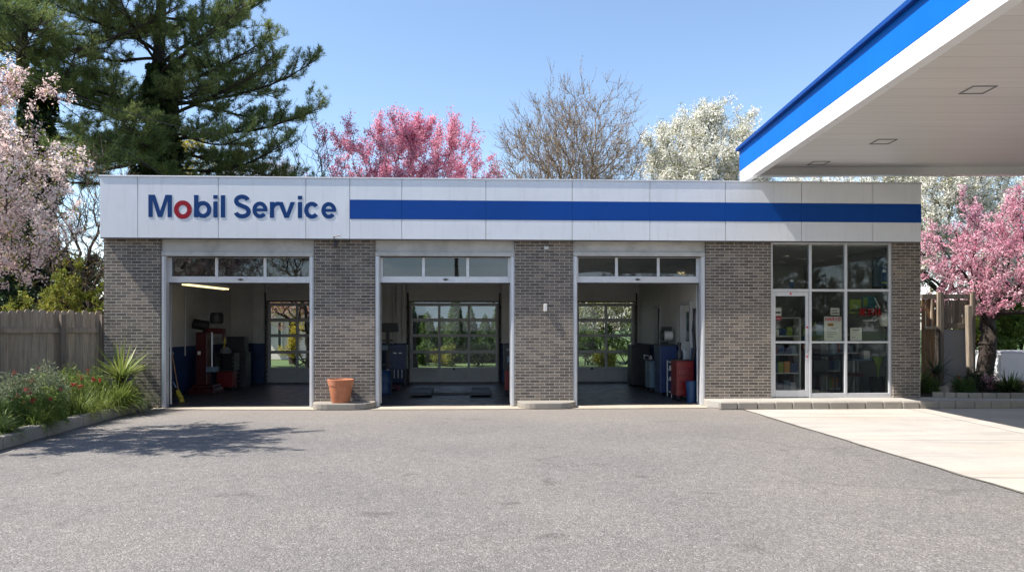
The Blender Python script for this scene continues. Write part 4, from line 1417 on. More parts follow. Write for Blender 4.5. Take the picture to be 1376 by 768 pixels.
# small trees behind the pine
yb = 29.0
flower_tree('spring_tree', 'yellow-leaved tree glimpsed under the pine limbs', (X(258, yb), yb, -.02), 1.6, .16, (X(258, yb), yb, 6.0), (1.5, 1.5, 3.1), 260, 71, 'yellow_leaf', .16, 5, .12, .05)
yb = 28.0
flower_tree('cherry_tree', 'small pale pink tree between the pine and the deep pink cherry', (X(352, yb), yb, -.02), 1.6, .14, (X(352, yb), yb, 5.4), (1.9, 1.7, 2.5), 260, 73, 'pale_blossom', .16, 5, .09, .04)
for px, yb, H, sd, lab in ((415, 27.0, 9.2, 81, 'bare grey tree between the pine and the deep pink cherry'), (690, 33.0, 8.8, 82, 'thin bare tree between the deep pink cherry and the many-twigged tree'), (118, 17.4, 5.6, 83, 'bare thin-branched sapling beside the end of the garage fascia'),
                           (1362, 27.0, 6.9, 84, 'bare tree behind the rose pink cherry'), (872, 34.0, 9.2, 85, 'low bare tree between the many-twigged tree and the white pear')):
    twig_tree('bare_tree', lab, (X(px, yb), yb, -.02), 1.3, .12, (X(px, yb), yb, H * .6), (H * .24, H * .24, H * .4), 330, sd, 'bark', .6, 'bare trees behind the garage', 4, .5, .007)


# ---- shrubs: many leaves on a twig frame
def shrub(name, label, base, H, rx, ry, m, seed, n, size, bark='bark_dark', k0=12, group=None, aspect=.6, env=None):
    global rng
    rng = np.random.default_rng(seed)
    b = np.array(base, float)
    P = dict(seg=[3, 6, 5, 4], jit=[.1, .12, .16, .2], up=[0, .04, .03, .0], tip=[.8, .3, .4, .6], n=[0, 9, 5, 0], start=[0, .15, .15, 0], ang=[0, R(45), R(48), 0], len=[0, .5, .5, 0], taper=[0, .4, .3, 0], rr=[0, .55, .6, 0], max=3, rmin=.004, envl=1)
    P['env'] = env or ell(b[0], b[1], b[2] + H * .5, rx, ry, H * .52, .2)
    polys = []
    for k in range(k0):
        az = rng.uniform(0, 6.28); t = R(60) * math.sqrt(rng.uniform(0, 1))
        d = np.array([math.cos(az) * math.sin(t), math.sin(az) * math.sin(t), math.cos(t)])
        grow(polys, b + np.array([rng.normal(0, rx * .25), rng.normal(0, ry * .25), 0]), d, H * 1.05, .012 + H * .008, 1, P)
    C, D = along(polys, .1, 2, .03)
    k = max(1, int(n / max(1, len(C))))
    V, F = quads(clusters(C, k, size * 1.1), size, aspect)
    t = thing(name, label, 'shrub' if 'tree' not in name else 'tree', base, 0, group)
    V2, F2 = tubes(polys)
    np_obj('stem' if 'tree' not in name else 'trunk', V2, F2, M[bark], t)
    np_obj('foliage' if 'tree' not in name else 'crown', V, F, M[m], t)
    return t


shrub('evergreen_shrub', 'tall dark evergreen shrub behind the board fence under the pale blossom', (X(52, 18.2), 18.2, -.02), 5.2, 1.35, 1.2, 'yew', 91, 30000, .055)
shrub('evergreen_shrub', 'dark evergreen shrub at the edge of the picture behind the board fence', (X(-45, 16.8), 16.8, -.02), 4.4, 1.5, 1.2, 'yew', 92, 22000, .055)
shrub('spring_shrub', 'yellow-green budding shrub between the fence and the garage corner', (X(110, 16.4), 16.4, -.02), 3.5, .85, .7, 'lime_leaf', 93, 12000, .034, k0=9)
shrub('spring_shrub', 'small yellow-green shrub behind the fence below the pale cherry', (X(20, 15.6), 15.6, -.02), 2.9, .8, .6, 'lime_leaf', 94, 5000, .04, k0=8)
shrub('leafy_tree', 'green leafy tree behind the white utility box', (X(1368, 25), 25, -.02), 4.6, 2.0, 1.8, 'bed_leaf', 95, 26000, .075)
shrub('leafy_tree', 'pale green tree behind the thick cherry trunk', (X(1300, 26), 26, -.02), 3.4, 1.3, 1.3, 'lime_leaf', 96, 9000, .07)

# ---- back garden seen through the rear doors
def conifer(px, y, H, r, seed, label):
    global rng
    rng = np.random.default_rng(seed)
    base = (X(px, y), y, -.02)
    n = int(5200 * H * r)
    f = 1 - np.sqrt(rng.uniform(0, 1, n)); th = rng.uniform(0, 2 * PI, n)
    prof = np.minimum(1, f * 6 + .35) * (1 - f) ** .8
    rr = r * prof * (.82 + .3 * rng.uniform(0, 1, n)) * (1 + .14 * np.sin(th * 5 + f * 25) + .1 * np.sin(th * 9 - f * 40))
    C = np.stack([base[0] + rr * np.cos(th), base[1] + rr * np.sin(th), f * H], axis=1)
    t = thing('conifer', label, 'tree', base, 0, 'clipped conifers in the back garden')
    np_obj('crown', *quads(C, .06, .5), M['green_leaf'], t)
    V, F = tubes([(0, np.array([base, (base[0], base[1], H * .5)]), np.array([.06, .03]))])
    np_obj('trunk', V, F, M['bark'], t)


cl = ['tall pointed conifer in the middle of the centre rear window', 'dark conifer at the edge of the centre rear window', 'round-topped conifer second in the row behind the centre rear door', 'short conifer in the row behind the centre rear door, before the tall one', 'conifer just past the tall pointed one behind the centre rear door', 'conifer near the end of the row behind the centre rear door', 'last conifer of the row behind the centre rear door']
for i, (px, y, H, r) in enumerate((px, y * 1.17, H * 1.15, r * 1.17) for px, y, H, r in ((612, 28.5, 2.85, .5), (553, 27.5, 2.6, .42), (574, 29, 2.0, .62), (594, 29.5, 1.8, .55), (632, 29, 2.25, .5), (652, 28.5, 1.9, .5), (668, 28.5, 2.3, .45))):
    conifer(px, y, H, r, 100 + i, cl[i])
for i, (px, y, H, rx, m, lab) in enumerate((px, y * 1.2, H * 1.15, rx * 1.2, m, lab) for px, y, H, rx, m, lab in ((572, 25.8, .75, .5, 'green_leaf', 'low round shrub in the back garden before the short conifers'), (600, 25.4, .62, .55, 'lime_leaf', 'pale low shrub in the back garden below the tall conifer'), (640, 25.6, .8, .5, 'green_leaf', 'low dark shrub in the back garden near the far conifers'),
                                            (415, 26.2, 2.2, .75, 'yellow_leaf', 'yellow shrub seen through the first rear door'), (790, 26, 1.5, .7, 'green_leaf', 'green shrub seen through the third rear door'), (838, 26.4, 1.8, .8, 'green_leaf', 'darker green shrub at the side of the third rear door'), (812, 25, .6, .4, 'lime_leaf', 'pale low shrub below the third rear door panes'))):
    shrub('garden_shrub', lab, (X(px, y), y, -.02), H, rx, rx * .8, m, 120 + i, 5200, .05, k0=8)
yb = 32.5
flower_tree('cherry_tree', 'pink-leaved small tree seen through the first rear door', (X(393, yb), yb, -.02), 1.35, .14, (X(400, yb), yb, 3.05), (1.9, 1.6, 1.4), 190, 131, 'rose_blossom', .14, 5, .08, .035, leaf=('yellow_leaf', .25, .045))
yb = 32.5
flower_tree('pear_tree', 'white-flowered small tree seen through the third rear door', (X(815, yb), yb, -.02), 1.0, .13, (X(815, yb), yb, 2.8), (2.0, 1.6, 1.7), 200, 133, 'white_blossom', .16, 5, .09, .035, leaf=('lime_leaf', .2, .05))


def house(px0, px1, y0, depth, wz, rz, m, label, wins):
    x0, x1 = X(px0, y0), X(px1, y0)
    h = thing('house', label, 'house', ((x0 + x1) / 2, y0 + depth / 2, 0))
    MB().box(x0, x1, y0, y0 + depth, 0, wz).build('wall', M[m], h)
    ym = y0 + depth / 2
    MB().prism([(y0 - .4, wz + .002), (y0 + depth + .4, wz + .002), (ym, rz)], x0 - .4, x1 + .4, 'x').build('roof', M['shingle'], h)
    for a, b, z0, z1 in wins:
        f = MB(); xa, xb = X(a, y0), X(b, y0)
        f.box(xa, xb, y0 - .05, y0 - .003, z0, z0 + .08); f.box(xa, xb, y0 - .05, y0 - .003, z1 - .08, z1)
        f.box(xa, xa + .08, y0 - .05, y0 - .003, z0 + .081, z1 - .081); f.box(xb - .08, xb, y0 - .05, y0 - .003, z0 + .081, z1 - .081)
        o = f.build('window', M['offwhite'], h)
        MB().box(xa + .081, xb - .081, y0 - .02, y0 - .004, z0 + .081, z1 - .081).build('pane', M['dark'], o)


house(520, 715, 40, 7, 3.6, 6.0, 'siding', 'white sided house behind the conifers', [(560, 580, 1.0, 2.3)])
house(340, 402, 37, 6, 2.5, 4.4, 'siding2', 'cream outbuilding seen through the first rear door', [(372, 380, .5, 1.9), (386, 396, .3, 1.95)])

# far trees that close the view beyond the garden
for i, (px, y, H, rx, m, lab) in enumerate(((300, 48, 6.0, 4.5, 'green_leaf', 'broad green tree far beyond the workshop, in line with the tall pine'), (470, 50, 5.5, 4.5, 'green_leaf', 'broad green tree far behind the deep pink cherry'), (760, 46, 5.5, 5, 'lime_leaf', 'broad pale green tree far behind the bare tree'), (900, 44, 5.5, 4.5, 'green_leaf', 'broad green tree far behind the white pear'), (1150, 48, 6, 5, 'green_leaf', 'broad green tree far behind the shop'), (1420, 46, 6, 5, 'green_leaf', 'broad green tree far behind the white utility box'), (60, 46, 6, 5, 'green_leaf', 'broad green tree far behind the dark pine'))):
    shrub('leafy_tree', lab, (X(px, y), y, -.02), H, rx, rx * .6, m, 140 + i, 12000, .16, k0=12)

# across the street, behind the viewer: what the door glass mirrors
def street_tree(base, H, seed, label, m=None):
    flower_tree('street_tree', label, base, 1.8, .2, (base[0], base[1], H * .6), (H * .38, H * .38, H * .38), 260, seed, m or 'bud', .3, 4, .12, .06, bark='bark', group='trees across the street', rmin=.012)


street_tree((-16.5, -13, 0), 9.0, 151, 'budding tree across the street mirrored in the first bay door')
street_tree((-10.5, -17, 0), 8.5, 152, 'second budding tree across the street, beyond the first')
street_tree((19, -19, 0), 9.0, 153, 'green tree across the street mirrored in the shop glass', 'green_leaf')
street_tree((26, -16, 0), 9.5, 154, 'green tree across the street, past the row of evergreens', 'green_leaf')
street_tree((12, -24, 0), 8.0, 155, 'green tree across the street, next to the evergreens, under open sky', 'green_leaf')
for i, (x, y, H, rx) in enumerate(((17, -21, 6.5, 2.6), (21.5, -21, 7.2, 2.8), (26, -20, 7.0, 2.8), (31, -19, 7.5, 2.8))):  # evergreen row added out of view so the shop glass mirrors something dark
    shrub('added_evergreen_tree', 'added unseen evergreen in the row across the street, darkening the shop glass reflection', (x, y, 0), H, rx, rx, 'yew', 170 + i, 9000, .14, k0=12, group='added evergreens across the street', env=ell(x, y, H * .48, rx, rx, H * .5, .1))
pl = thing('utility_pole', 'wooden utility pole across the street mirrored in the middle bay door', 'pole', (-1.5, -22, 0))
MB().tube([(-1.5, -22, 0), (-1.5, -22, 9)], [.16, .11], 10).build('post', M['bark'], pl, smooth=True)
MB().box(-2.7, -.3, -22.06, -21.94, 8.2, 8.32).build('cross_arm', M['bark'], pl)
wr = MB()
for zz, xx in ((8.35, -2.6), (8.35, -.4), (7.2, -1.4)):
    wr.tube([(-40, -22.5, zz + .3), (-20, -22.2, zz - .4), (xx, -22, zz), (20, -22.3, zz - .5), (40, -22.6, zz + .2)], .02, 5)
wr.build('cable', M['cable'], pl)

# overhead wires running down past the pines to the roof
for i, (p, q, sag, lab) in enumerate(((Vector((X(-60, 17), 17, Z(-60, 62, 17))), Vector((X(300, 21), 21, Z(300, 182, 21))), .25, 'thin overhead wire crossing the pines, the upper one'), (Vector((X(60, 19), 19, Z(60, 122, 19))), Vector((X(345, 21.2), 21.2, ZT - .1)), .2, 'thin overhead wire sloping down to the roof edge'))):
    ps = [p.lerp(q, t / 12) - Vector((0, 0, sag * 4 * (t / 12) * (1 - t / 12))) for t in range(13)]
    tag(MB().tube(ps, .011, 5).build('overhead_wire', M['cable'], loc=tuple(p)), lab, 'wire', 'overhead wires')
# ---------------------------------------------------------------- fences, plants and the pot
rng = np.random.default_rng(301); random.seed(301)
fa_, fb_ = Vector((X(138.5, 14.78), 14.78, 0)), Vector((X(-70, 12.75), 12.75, 0))
fence = thing('board_fence', 'weathered grey board fence with dog-eared tops beside the garage', 'fence', ((fa_.x + fb_.x) / 2, (fa_.y + fb_.y) / 2, 0))
fd = (fb_ - fa_).normalized(); fn = Vector((-fd.y, fd.x, 0))
if fn.y > 0: fn = -fn                       # towards the viewer
flen = (fb_ - fa_).length + 2.5
mb = MB(); t = .02
while t < flen:
    w = .125 + random.uniform(-.006, .006)
    h = 1.86 + random.uniform(-.022, .022)
    p = fa_ + fd * t + Vector((0, 0, .05)); q = fa_ + fd * (t + w - .007)
    th = .022; off = -fn * (.0 + random.uniform(0, .007))
    z0 = .05
    prof = [(0, z0), (w - .007, z0), (w - .007, h - .035), (w - .035, h), (.03, h), (0, h - .035)]
    vs = []
    for s in (0, th):
        for a, z in prof:
            b_ = fa_ + fd * (t + a) + off - fn * s
            vs.append((b_.x, b_.y, z))
    fs = [tuple(range(6)), tuple(range(6, 12))[::-1]] + [(k, (k + 1) % 6, 6 + (k + 1) % 6, 6 + k) for k in range(6)]
    mb.add(vs, fs); t += w
mb.build('board_panel', M['fence'], fence)
for zz in (1.50, .45):
    MB().bar(fa_ + fn * .025 + Vector((0, 0, zz)), fa_ + fd * flen + fn * .025 + Vector((0, 0, zz)), .045, .09).build('rail', M['fence'], fence, bevel=.004)
for t in (.05, .78, 1.86, 2.95, 4.05, 5.15):
    if t > flen: break
    p = fa_ + fd * t + fn * .095
    MB().bar(p + Vector((0, 0, .02)), p + Vector((0, 0, 1.80)), .09, .09, up=(fn.x, fn.y, 0)).build('post', M['fence_dark'], fence, bevel=.006)

# timber screen past the shop
yE = 17.2
ex0, ex1 = X(1239, yE), X(1308, yE)
zt = Z(1270, 395, yE)
en = thing('timber_screen', 'dark timber screen with a grey lower board beside the shop wall', 'fence', ((ex0 + ex1) / 2, yE, WZ))
xm = X(1264, yE); xr = X(1306, yE)
bp = MB(); x = xm + .05
while x < xr - .05:
    w = .085; bp.box(x, x + w - .012, yE + .03 + random.uniform(0, .012), yE + .05, Z(1280, 436, yE), zt - .14); x += w
bp.build('board_panel', M['fence_dark'], en)
bp = MB(); x = ex0 + .01
while x < xm - .14:
    bp.box(x, x + .10, yE + .03 + random.uniform(0, .012), yE + .05, .16, zt - .112); x += .112
bp.build('board_panel', M['fence_brown'], en)
MB().box(ex0, xr, yE - .01, yE + .06, zt - .11, zt).build('rail', M['fence_dark'], en, bevel=.006)
MB().box(xm, xr, yE - .01, yE + .02, Z(1280, 441, yE), Z(1280, 434, yE)).build('rail', M['fence_dark'], en, bevel=.006)
MB().box(ex0 + .05, xm - .05, yE - .02, yE + .03, Z(1280, 442, yE), Z(1280, 438, yE)).build('rail', M['fence_new'], en, bevel=.006)
MB().box(xm + .04, xr - .05, yE + .021, yE + .045, .18, Z(1280, 442, yE)).build('grey_panel', M['grey_board'], en)
MB().box(xm - .045, xm + .045, yE - .06, yE + .02, .12, zt + .05).build('post', M['fence_dark'], en, bevel=.008)
MB().box(xm - .10, xm - .05, yE - .05, yE + .02, Z(1280, 442, yE), zt + .05).build('post', M['fence_new'], en, bevel=.006)
MB().bar((xr - .12, yE - .12, .12), (xr - .18, yE - .14, Z(1300, 410, yE)), .12, .12, up=(0, 1, 0)).build('post', M['fence'], en, bevel=.02)
MB().box(xr - .02, xr + .05, yE - .06, yE + .02, .12, zt + .06).build('post', M['fence_dark'], en, bevel=.008)
MB().box(xr - .05, xr - .021, yE - .05, yE + .0, zt - .45, zt + .02).build('post', M['fence_new'], en, bevel=.004)
MB().box(X(1251, yE), X(1253, yE), yE - .015, yE + .028, Z(1280, 438, yE) + .002, zt - .112).build('batten', M['fence_new'], en)

# white utility box
yU = 18.6
ux0 = X(1345, yU)
ub = thing('utility_box', 'white boxy cabinet standing behind the bushes beside the cherry trunk', 'cabinet', (ux0 + 1.4, yU + .5, 0))
zu = Z(1350, 472, yU)
MB().box(ux0, ux0 + 2.8, yU, yU + 1.15, .06, zu - .03).build('body', M['utility'], ub, bevel=.012)
MB().box(ux0 - .015, ux0 + 2.815, yU - .015, yU + 1.165, zu - .028, zu).build('lid', M['utility'], ub, bevel=.01)
MB().box(ux0 - .08, ux0 + 2.88, yU - .08, yU + 1.2, -.02, .058).build('base', M['kerb'], ub)


# plants
def blades(base, n, ln, spread, wd, droop, m, seg=5, rad=.08, up0=.9):
    b = np.array(base, float)
    az = rng.uniform(0, 2 * PI, n); tilt = spread * np.sqrt(rng.uniform(0, 1, n))
    d = np.stack([np.cos(az) * np.sin(tilt), np.sin(az) * np.sin(tilt), np.cos(tilt)], axis=1)
    p = b + np.stack([np.cos(az) * rad * rng.uniform(0, 1, n), np.sin(az) * rad * rng.uniform(0, 1, n), np.zeros(n)], axis=1)
    l_ = (ln * rng.uniform(.55, 1.1, n))[:, None]
    s = np.cross(d, UP); s /= np.linalg.norm(s, axis=1)[:, None] + 1e-6
    w_ = (wd * rng.uniform(.7, 1.2, n))[:, None]
    dr = (droop * rng.uniform(.5, 1.4, n))[:, None]
    rows = []
    for k in range(seg + 1):
        f = k / seg
        ww = w_ * (1 - f ** 1.6) * .5 + .0006
        rows.append(np.stack([p - s * ww, p + s * ww], axis=1))
        d = d - UP * dr / seg * (.4 + 1.4 * f); d /= np.linalg.norm(d, axis=1)[:, None]
        p = p + d * l_ / seg
    V = np.stack(rows, axis=1)           # n, seg+1, 2, 3
    k = (seg + 1) * 2
    i0 = np.arange(n)[:, None] * k
    F = []
    for q in range(seg):
        F.append(np.stack([i0[:, 0] + 2 * q, i0[:, 0] + 2 * q + 1, i0[:, 0] + 2 * q + 3, i0[:, 0] + 2 * q + 2], axis=1))
    return V.reshape(-1, 3), np.concatenate(F)


def cat(*vf):
    Vs, Fs, b = [], [], 0
    for V, F in vf:
        Vs.append(V); Fs.append(F + b); b += len(V)
    return np.concatenate(Vs), np.concatenate(Fs)


def plant(name, label, base, parts, catg='plant', group=None):
    t = thing(name, label, catg, base, 0, group)
    for nm, vf, m in parts:
        np_obj(nm, *vf, M[m], t)
    return t


def flowers(c, r, h, n, size=.022):
    f = []
    C = np.array([[c[0] + rng.normal(0, r), c[1] + rng.normal(0, r), c[2] + h * rng.uniform(.8, 1.08)] for _ in range(n)])
    cl_ = clusters(C, 9, size * .6)
    return quads(cl_, size * .72, .9, .5)


BZ0 = .12
def BP(px, py, z=BZ0): x, y = G(px, py, z); return (x, y, z)


def bush(name, label, base, r, h, n, m, size, extra=None, seed=0):
    c = np.array(base, float)
    v = rng.normal(0, 1, (n, 3)); v /= np.linalg.norm(v, axis=1)[:, None]
    v[:, 2] = np.abs(v[:, 2])
    h *= 1.0
    rr = rng.uniform(.35, 1, n) ** .5
    lump = 1 + .22 * np.sin(v[:, 0] * 5 + base[0]) + .2 * np.sin(v[:, 1] * 6 + v[:, 2] * 4)
    C = c + v * (rr * lump)[:, None] * np.array([r, r, h])
    parts = [('leaves', cat(quads(C, size, .38, .2), blades(base, 60, h * 1.15, R(55), size * .4, .3, 0, rad=r * .4)), m)]
    t = plant(name, label, base, parts, 'bush')
    for _ in range(extra or 0):
        p_ = (base[0] + rng.normal(0, r * .5), base[1] + rng.normal(0, r * .5) - r * .2, base[2] + h * rng.uniform(.75, 1.05))
        np_obj('flower_head', *quads(clusters(np.array([p_]), 12, .016), .016, .9, .5), M['red_flower'], t)
    return t


# spiky yucca and the grass clumps
b = (X(163, 14.1), 14.1, BZ0)
plant('yucca', 'spiky yucca with a bright upright rosette against the board fence', b, [('leaves', cat(blades((b[0], b[1], .60), 110, .84, R(80), .044, .28, 0, rad=.04), blades((b[0], b[1], .5), 40, .5, R(100), .036, .8, 0, rad=.05)), 'blade_yucca'), ('stem', tubes([(0, np.array([b, (b[0], b[1], .62)]), np.array([.06, .05]))]), 'bark')])
def clump(px, y, n, ln, sp, m, label, fl=0, wd=.013, rad=.15, fh=.5, fr=.15):
    b = (X(px, y), y, BZ0)
    parts = [('leaves', cat(blades(b, n, ln, R(sp), wd, 1.6, 0, rad=rad), blades(b, n // 3, ln * .6, R(sp * 1.25), wd, 1.2, 0, rad=rad * 1.2)), m)]
    if fl:
        t = plant('grass_clump', label, b, parts, group='grass clumps in the flower bed')
        for _ in range(fl):
            c = (b[0] + rng.normal(0, fr), b[1] + rng.normal(0, fr), b[2] + fh * rng.uniform(.85, 1.1))
            np_obj('flower_head', *quads(clusters(np.array([c]), 12, .016), .016, .9, .5), M['red_flower'], t)
    else:
        plant('grass_clump', label, b, parts, group='grass clumps in the flower bed')
clump(158, 13.6, 620, .80, 60, 'blade', 'arching green grass clump at the foot of the first brick pier', wd=.018, rad=.12)
clump(132, 13.0, 420, .52, 58, 'blade_yucca', 'yellowing grass clump with small red blooms next to the yucca', 4, rad=.18, fh=.52)
clump(104, 12.3, 520, .56, 58, 'blade', 'grass clump with red flowers in the middle of the flower bed', 4, rad=.2, fh=.5)
clump(46, 10.9, 420, .44, 60, 'blade', 'low dark grass clump with red blooms beside the grey-green bush', 4, rad=.18, fh=.42)
clump(-6, 10.1, 480, .46, 62, 'blade_yucca', 'bright grass clump at the near end of the stone edging', rad=.15)
def bed_bush(px, y, r, h, n, m, label, fl):
    b = (X(px, y), y, BZ0)
    bush('rosemary_bush', label, b, r, h, n, m, .028, fl)
bed_bush(50, 12.0, .50, .78, 9000, 'sage', 'loose grey-green bush with red blooms in front of the board fence', 4)
bed_bush(84, 12.9, .46, .70, 7500, 'bed_leaf', 'small green bush between the grey-green bush and the yucca', 4)
bed_bush(-25, 11.2, .5, .7, 6000, 'sage', 'green bush at the near end of the board fence', 0)
bed_bush(18, 12.4, .4, .62, 5000, 'blade_dark', 'dark low bush against the boards at the near fence post', 4)
bed_bush(118, 13.7, .38, .62, 5500, 'bed_leaf', 'low green bush tucked between the fence and the yellowing grass', 3)

bed_bush(58, 11.3, .36, .50, 6000, 'bed_leaf', 'rounded leafy shrub by the stone edging with a few red blooms', 3)
bed_bush(16, 10.9, .34, .46, 5000, 'green_leaf', 'dark rounded shrub near the edging between two grass clumps', 2)

# bed past the shop
zb = WZ + .03
yb = 15.9
def BQ(px, y): return (X(px, y), y, zb)
b = BQ(1258, 15.9)
plant('yucca', 'dark spiky yucca beside the shop wall in the shade', b, [('leaves', cat(blades((b[0], b[1], .55), 90, .72, R(95), .03, .5, 0, rad=.05), blades((b[0], b[1], .2), 40, .55, R(70), .028, .7, 0, rad=.06)), 'blade_dark'), ('stem', tubes([(0, np.array([b, (b[0], b[1], .6)]), np.array([.05, .045]))]), 'bark')])
b = BQ(1357, 15.4)
plant('grass_clump', 'full dark green clump in front of the white box', b, [('leaves', blades(b, 420, .55, R(80), .026, 1.0, 0, rad=.16), 'blade_dark'), ('tips', blades(b, 160, .55, R(70), .024, .9, 0, rad=.16), 'blade')])
bush('low_shrub', 'low green shrub with a few pink blooms below the grey board', BQ(1293, 15.3), .24, .33, 1500, 'green_leaf', .03, 2)
bush('low_shrub', 'dark round shrub at the foot of the split post', BQ(1316, 15.8), .3, .48, 2200, 'yew', .032)
bush('low_shrub', 'low shrub tucked under the dark yucca at the shop wall', BQ(1247, 15.2), .2, .42, 1300, 'green_leaf', .03)
bush('low_shrub', 'small reddish shrub before the cherry trunk', BQ(1328, 15.7), .2, .36, 1100, 'rose_blossom', .026)
# stones and mulch
for i, (px, y, r, lab) in enumerate(((1266, 15.3, .13, 'grey rounded stone beside the shop wall bed'), (1274, 15.5, .16, 'larger grey stone under the dark yucca'))):
    x = X(px, y)
    bm = bmesh.new(); bmesh.ops.create_icosphere(bm, subdivisions=3, radius=r)
    for v in bm.verts:
        k = 1 + .16 * math.sin(v.co.x * 22 + i) + .12 * math.sin(v.co.y * 27 + v.co.z * 19)
        v.co = Vector((v.co.x * k * 1.1, v.co.y * k, max(v.co.z * k * .8, -r * .3)))
    me = bpy.data.meshes.new('stone'); bm.to_mesh(me); bm.free()
    for p in me.polygons: p.use_smooth = True
    me.materials.append(M['kerb'])
    o = bpy.data.objects.new('stone', me); COL.objects.link(o); o.location = (x, y, zb + r * .3)
    tag(o, lab, 'stone', 'stones in the shaded bed')

# terracotta pot
px_, py_ = 457.5, 540.5
gx, gy = G(px_, py_, .125)
pot = thing('plant_pot', 'terracotta flower pot standing on the rounded concrete pad', 'pot', (gx, gy + .02, .125))
k = .0147
prof = [(.0, .0), (.165, .0), (.172, .012), (.222, .32), (.232, .325), (.236, .34), (.247, .425), (.25, .437), (.243, .445), (.228, .443), (.222, .43), (.205, .36), (0, .345)]
MB().lathe(prof, (0, 0, 0), 40).build('body', M['terracotta'], pot, local=True, smooth=True)
MB().lathe([(0, .350), (.1, .362), (.18, .372), (.2045, .362)], (0, 0, 0), 24).build('soil', M['soil'], pot, local=True, smooth=True)

# ---------------------------------------------------------------- inside the workshop
def tube_lamp(name, label, c, ln, rz=0.0, tilt=0):
    t = thing(name, label, 'ceiling light', c, rz, 'lit tube lights in the workshop')
    MB().box(-.09, .09, -ln / 2, ln / 2, .0, .07).build('housing', M['offwhite'], t, local=True, bevel=.008)
    for s in (-.045, .045):
        MB().tube([(s, -ln / 2 + .03, -.018), (s, ln / 2 - .03, -.018)], .016, 8).build('tube', M['tube_light'], t, local=True, smooth=True)
    hg = MB()
    for s in (-1, 1): hg.tube([(0, s * ln * .35, .07), (0, s * ln * .35, CZ - c[2] + .0)], .006, 5)
    hg.build('hanger', M['steel'], t, local=True)


zl1 = 2.62
xA = X(247, 15.3); xB = X(305, 17.2)
tube_lamp('tube_lamp', 'lit double tube light high in the first bay', ((xA + xB) / 2, 16.25, 2.44), math.hypot(xB - xA, 1.9), -math.atan2(xB - xA, 1.9))
tube_lamp('tube_lamp', 'lit double tube light high in the third bay', (X(921, 16.9), 16.9, 2.78), 1.5, R(-24))

FZ = .024
# tyre changer
x, y = X(274, 17.7), 17.7
t = thing('tyre_changer', 'dark red tyre changer with a swing arm in the first bay', 'machine', (x, y, FZ))
MB().box(-.28, .34, -.3, .35, 0, .12).box(-.2, .3, -.22, .3, .121, .2).build('base', M['dkred'], t, local=True, bevel=.02)
MB().box(-.15, .12, -.12, .14, .2, 1.42).build('column', M['dkred'], t, local=True, bevel=.02)
MB().bar((.0, 0, 1.47), (.52, -.12, 1.44), .12, .12).bar((.5, -.12, 1.40), (.5, -.12, 1.22), .06, .06).build('arm', M['dkred'], t, local=True, bevel=.015)
MB().tube([(.22, -.1, 1.42), (.22, -.1, .62)], .022, 8).build('rod', M['steel'], t, local=True, smooth=True)
MB().box(.12, .36, -.2, -.02, .50, .62).build('switch_box', M['greyblue'], t, local=True, bevel=.01)
MB().tube([(-.22, -.05, 1.62), (.10, -.02, 1.56)], .12, 14).build('motor', M['black'], t, local=True, smooth=True)
MB().lathe([(0, 1.62), (.12, 1.62), (.15, 1.66), (.15, 1.84), (.12, 1.88), (0, 1.89)], (.26, .1, 0), 16).build('air_tank', M['dark'], t, local=True, smooth=True)
MB().tube([(.5, -.12, 1.40), (.53, -.14, 1.2), (.5, -.12, 1.05)], .02, 6).build('hose', M['yellow'], t, local=True, smooth=True)
MB().box(-.1, -.03, -.125, -.121, .9, .98).build('tag', M['paper'], t, local=True)
# wall rail with hooks
t = thing('wall_rail', 'pale metal rail with hooks on the blue wall of the first bay', 'rail', (IX0 + .05, 15.6, .98))
MB().box(-.02, .02, -.6, 1.3, -.03, .03).build('bar', M['alu_dull'], t, local=True)
for yy in (-.3, .2, .8): MB().tube([(.02, yy, 0), (.09, yy, -.01), (.10, yy, -.1), (.14, yy, -.06)], .012, 6).build('hook', M['dark'], t, local=True, smooth=True)
MB().lathe([(0, 0), (.05, .02), (.06, .07), (.0, .14)], (.08, .15, .03), 10).build('clamp', M['dark'], t, local=True, smooth=True)
# broom and bucket
x, y = X(228, 15.6), 15.6
t = thing('broom', 'broom with yellow bristles leaning on the blue wall', 'broom', (x + .18, y, FZ))
MB().tube([(0, 0, .22), (-.16, .04, 1.05)], .013, 8).build('handle', M['wood_handle'], t, local=True, smooth=True)
MB().bar((-.03, -.02, .24), (.09, -.10, .08), .10, .05).bar((.09, -.10, .075), (.12, -.13, .005), .09, .05).build('head', M['yellow'], t, local=True, bevel=.01)
t = thing('bucket', 'black bucket on the floor beside the broom', 'bucket', (x + .02, y - .12, FZ))
MB().lathe([(0, 0), (.12, 0), (.16, .30), (.165, .31), (.15, .31), (.115, .02), (0, .02)], (0, 0, 0), 18).build('body', M['black'], t, local=True, smooth=True)
MB().tube([(-.16, 0, .3), (-.1, 0, .42), (.1, 0, .42), (.16, 0, .3)], .006, 6).build('handle', M['steel'], t, local=True, smooth=True)
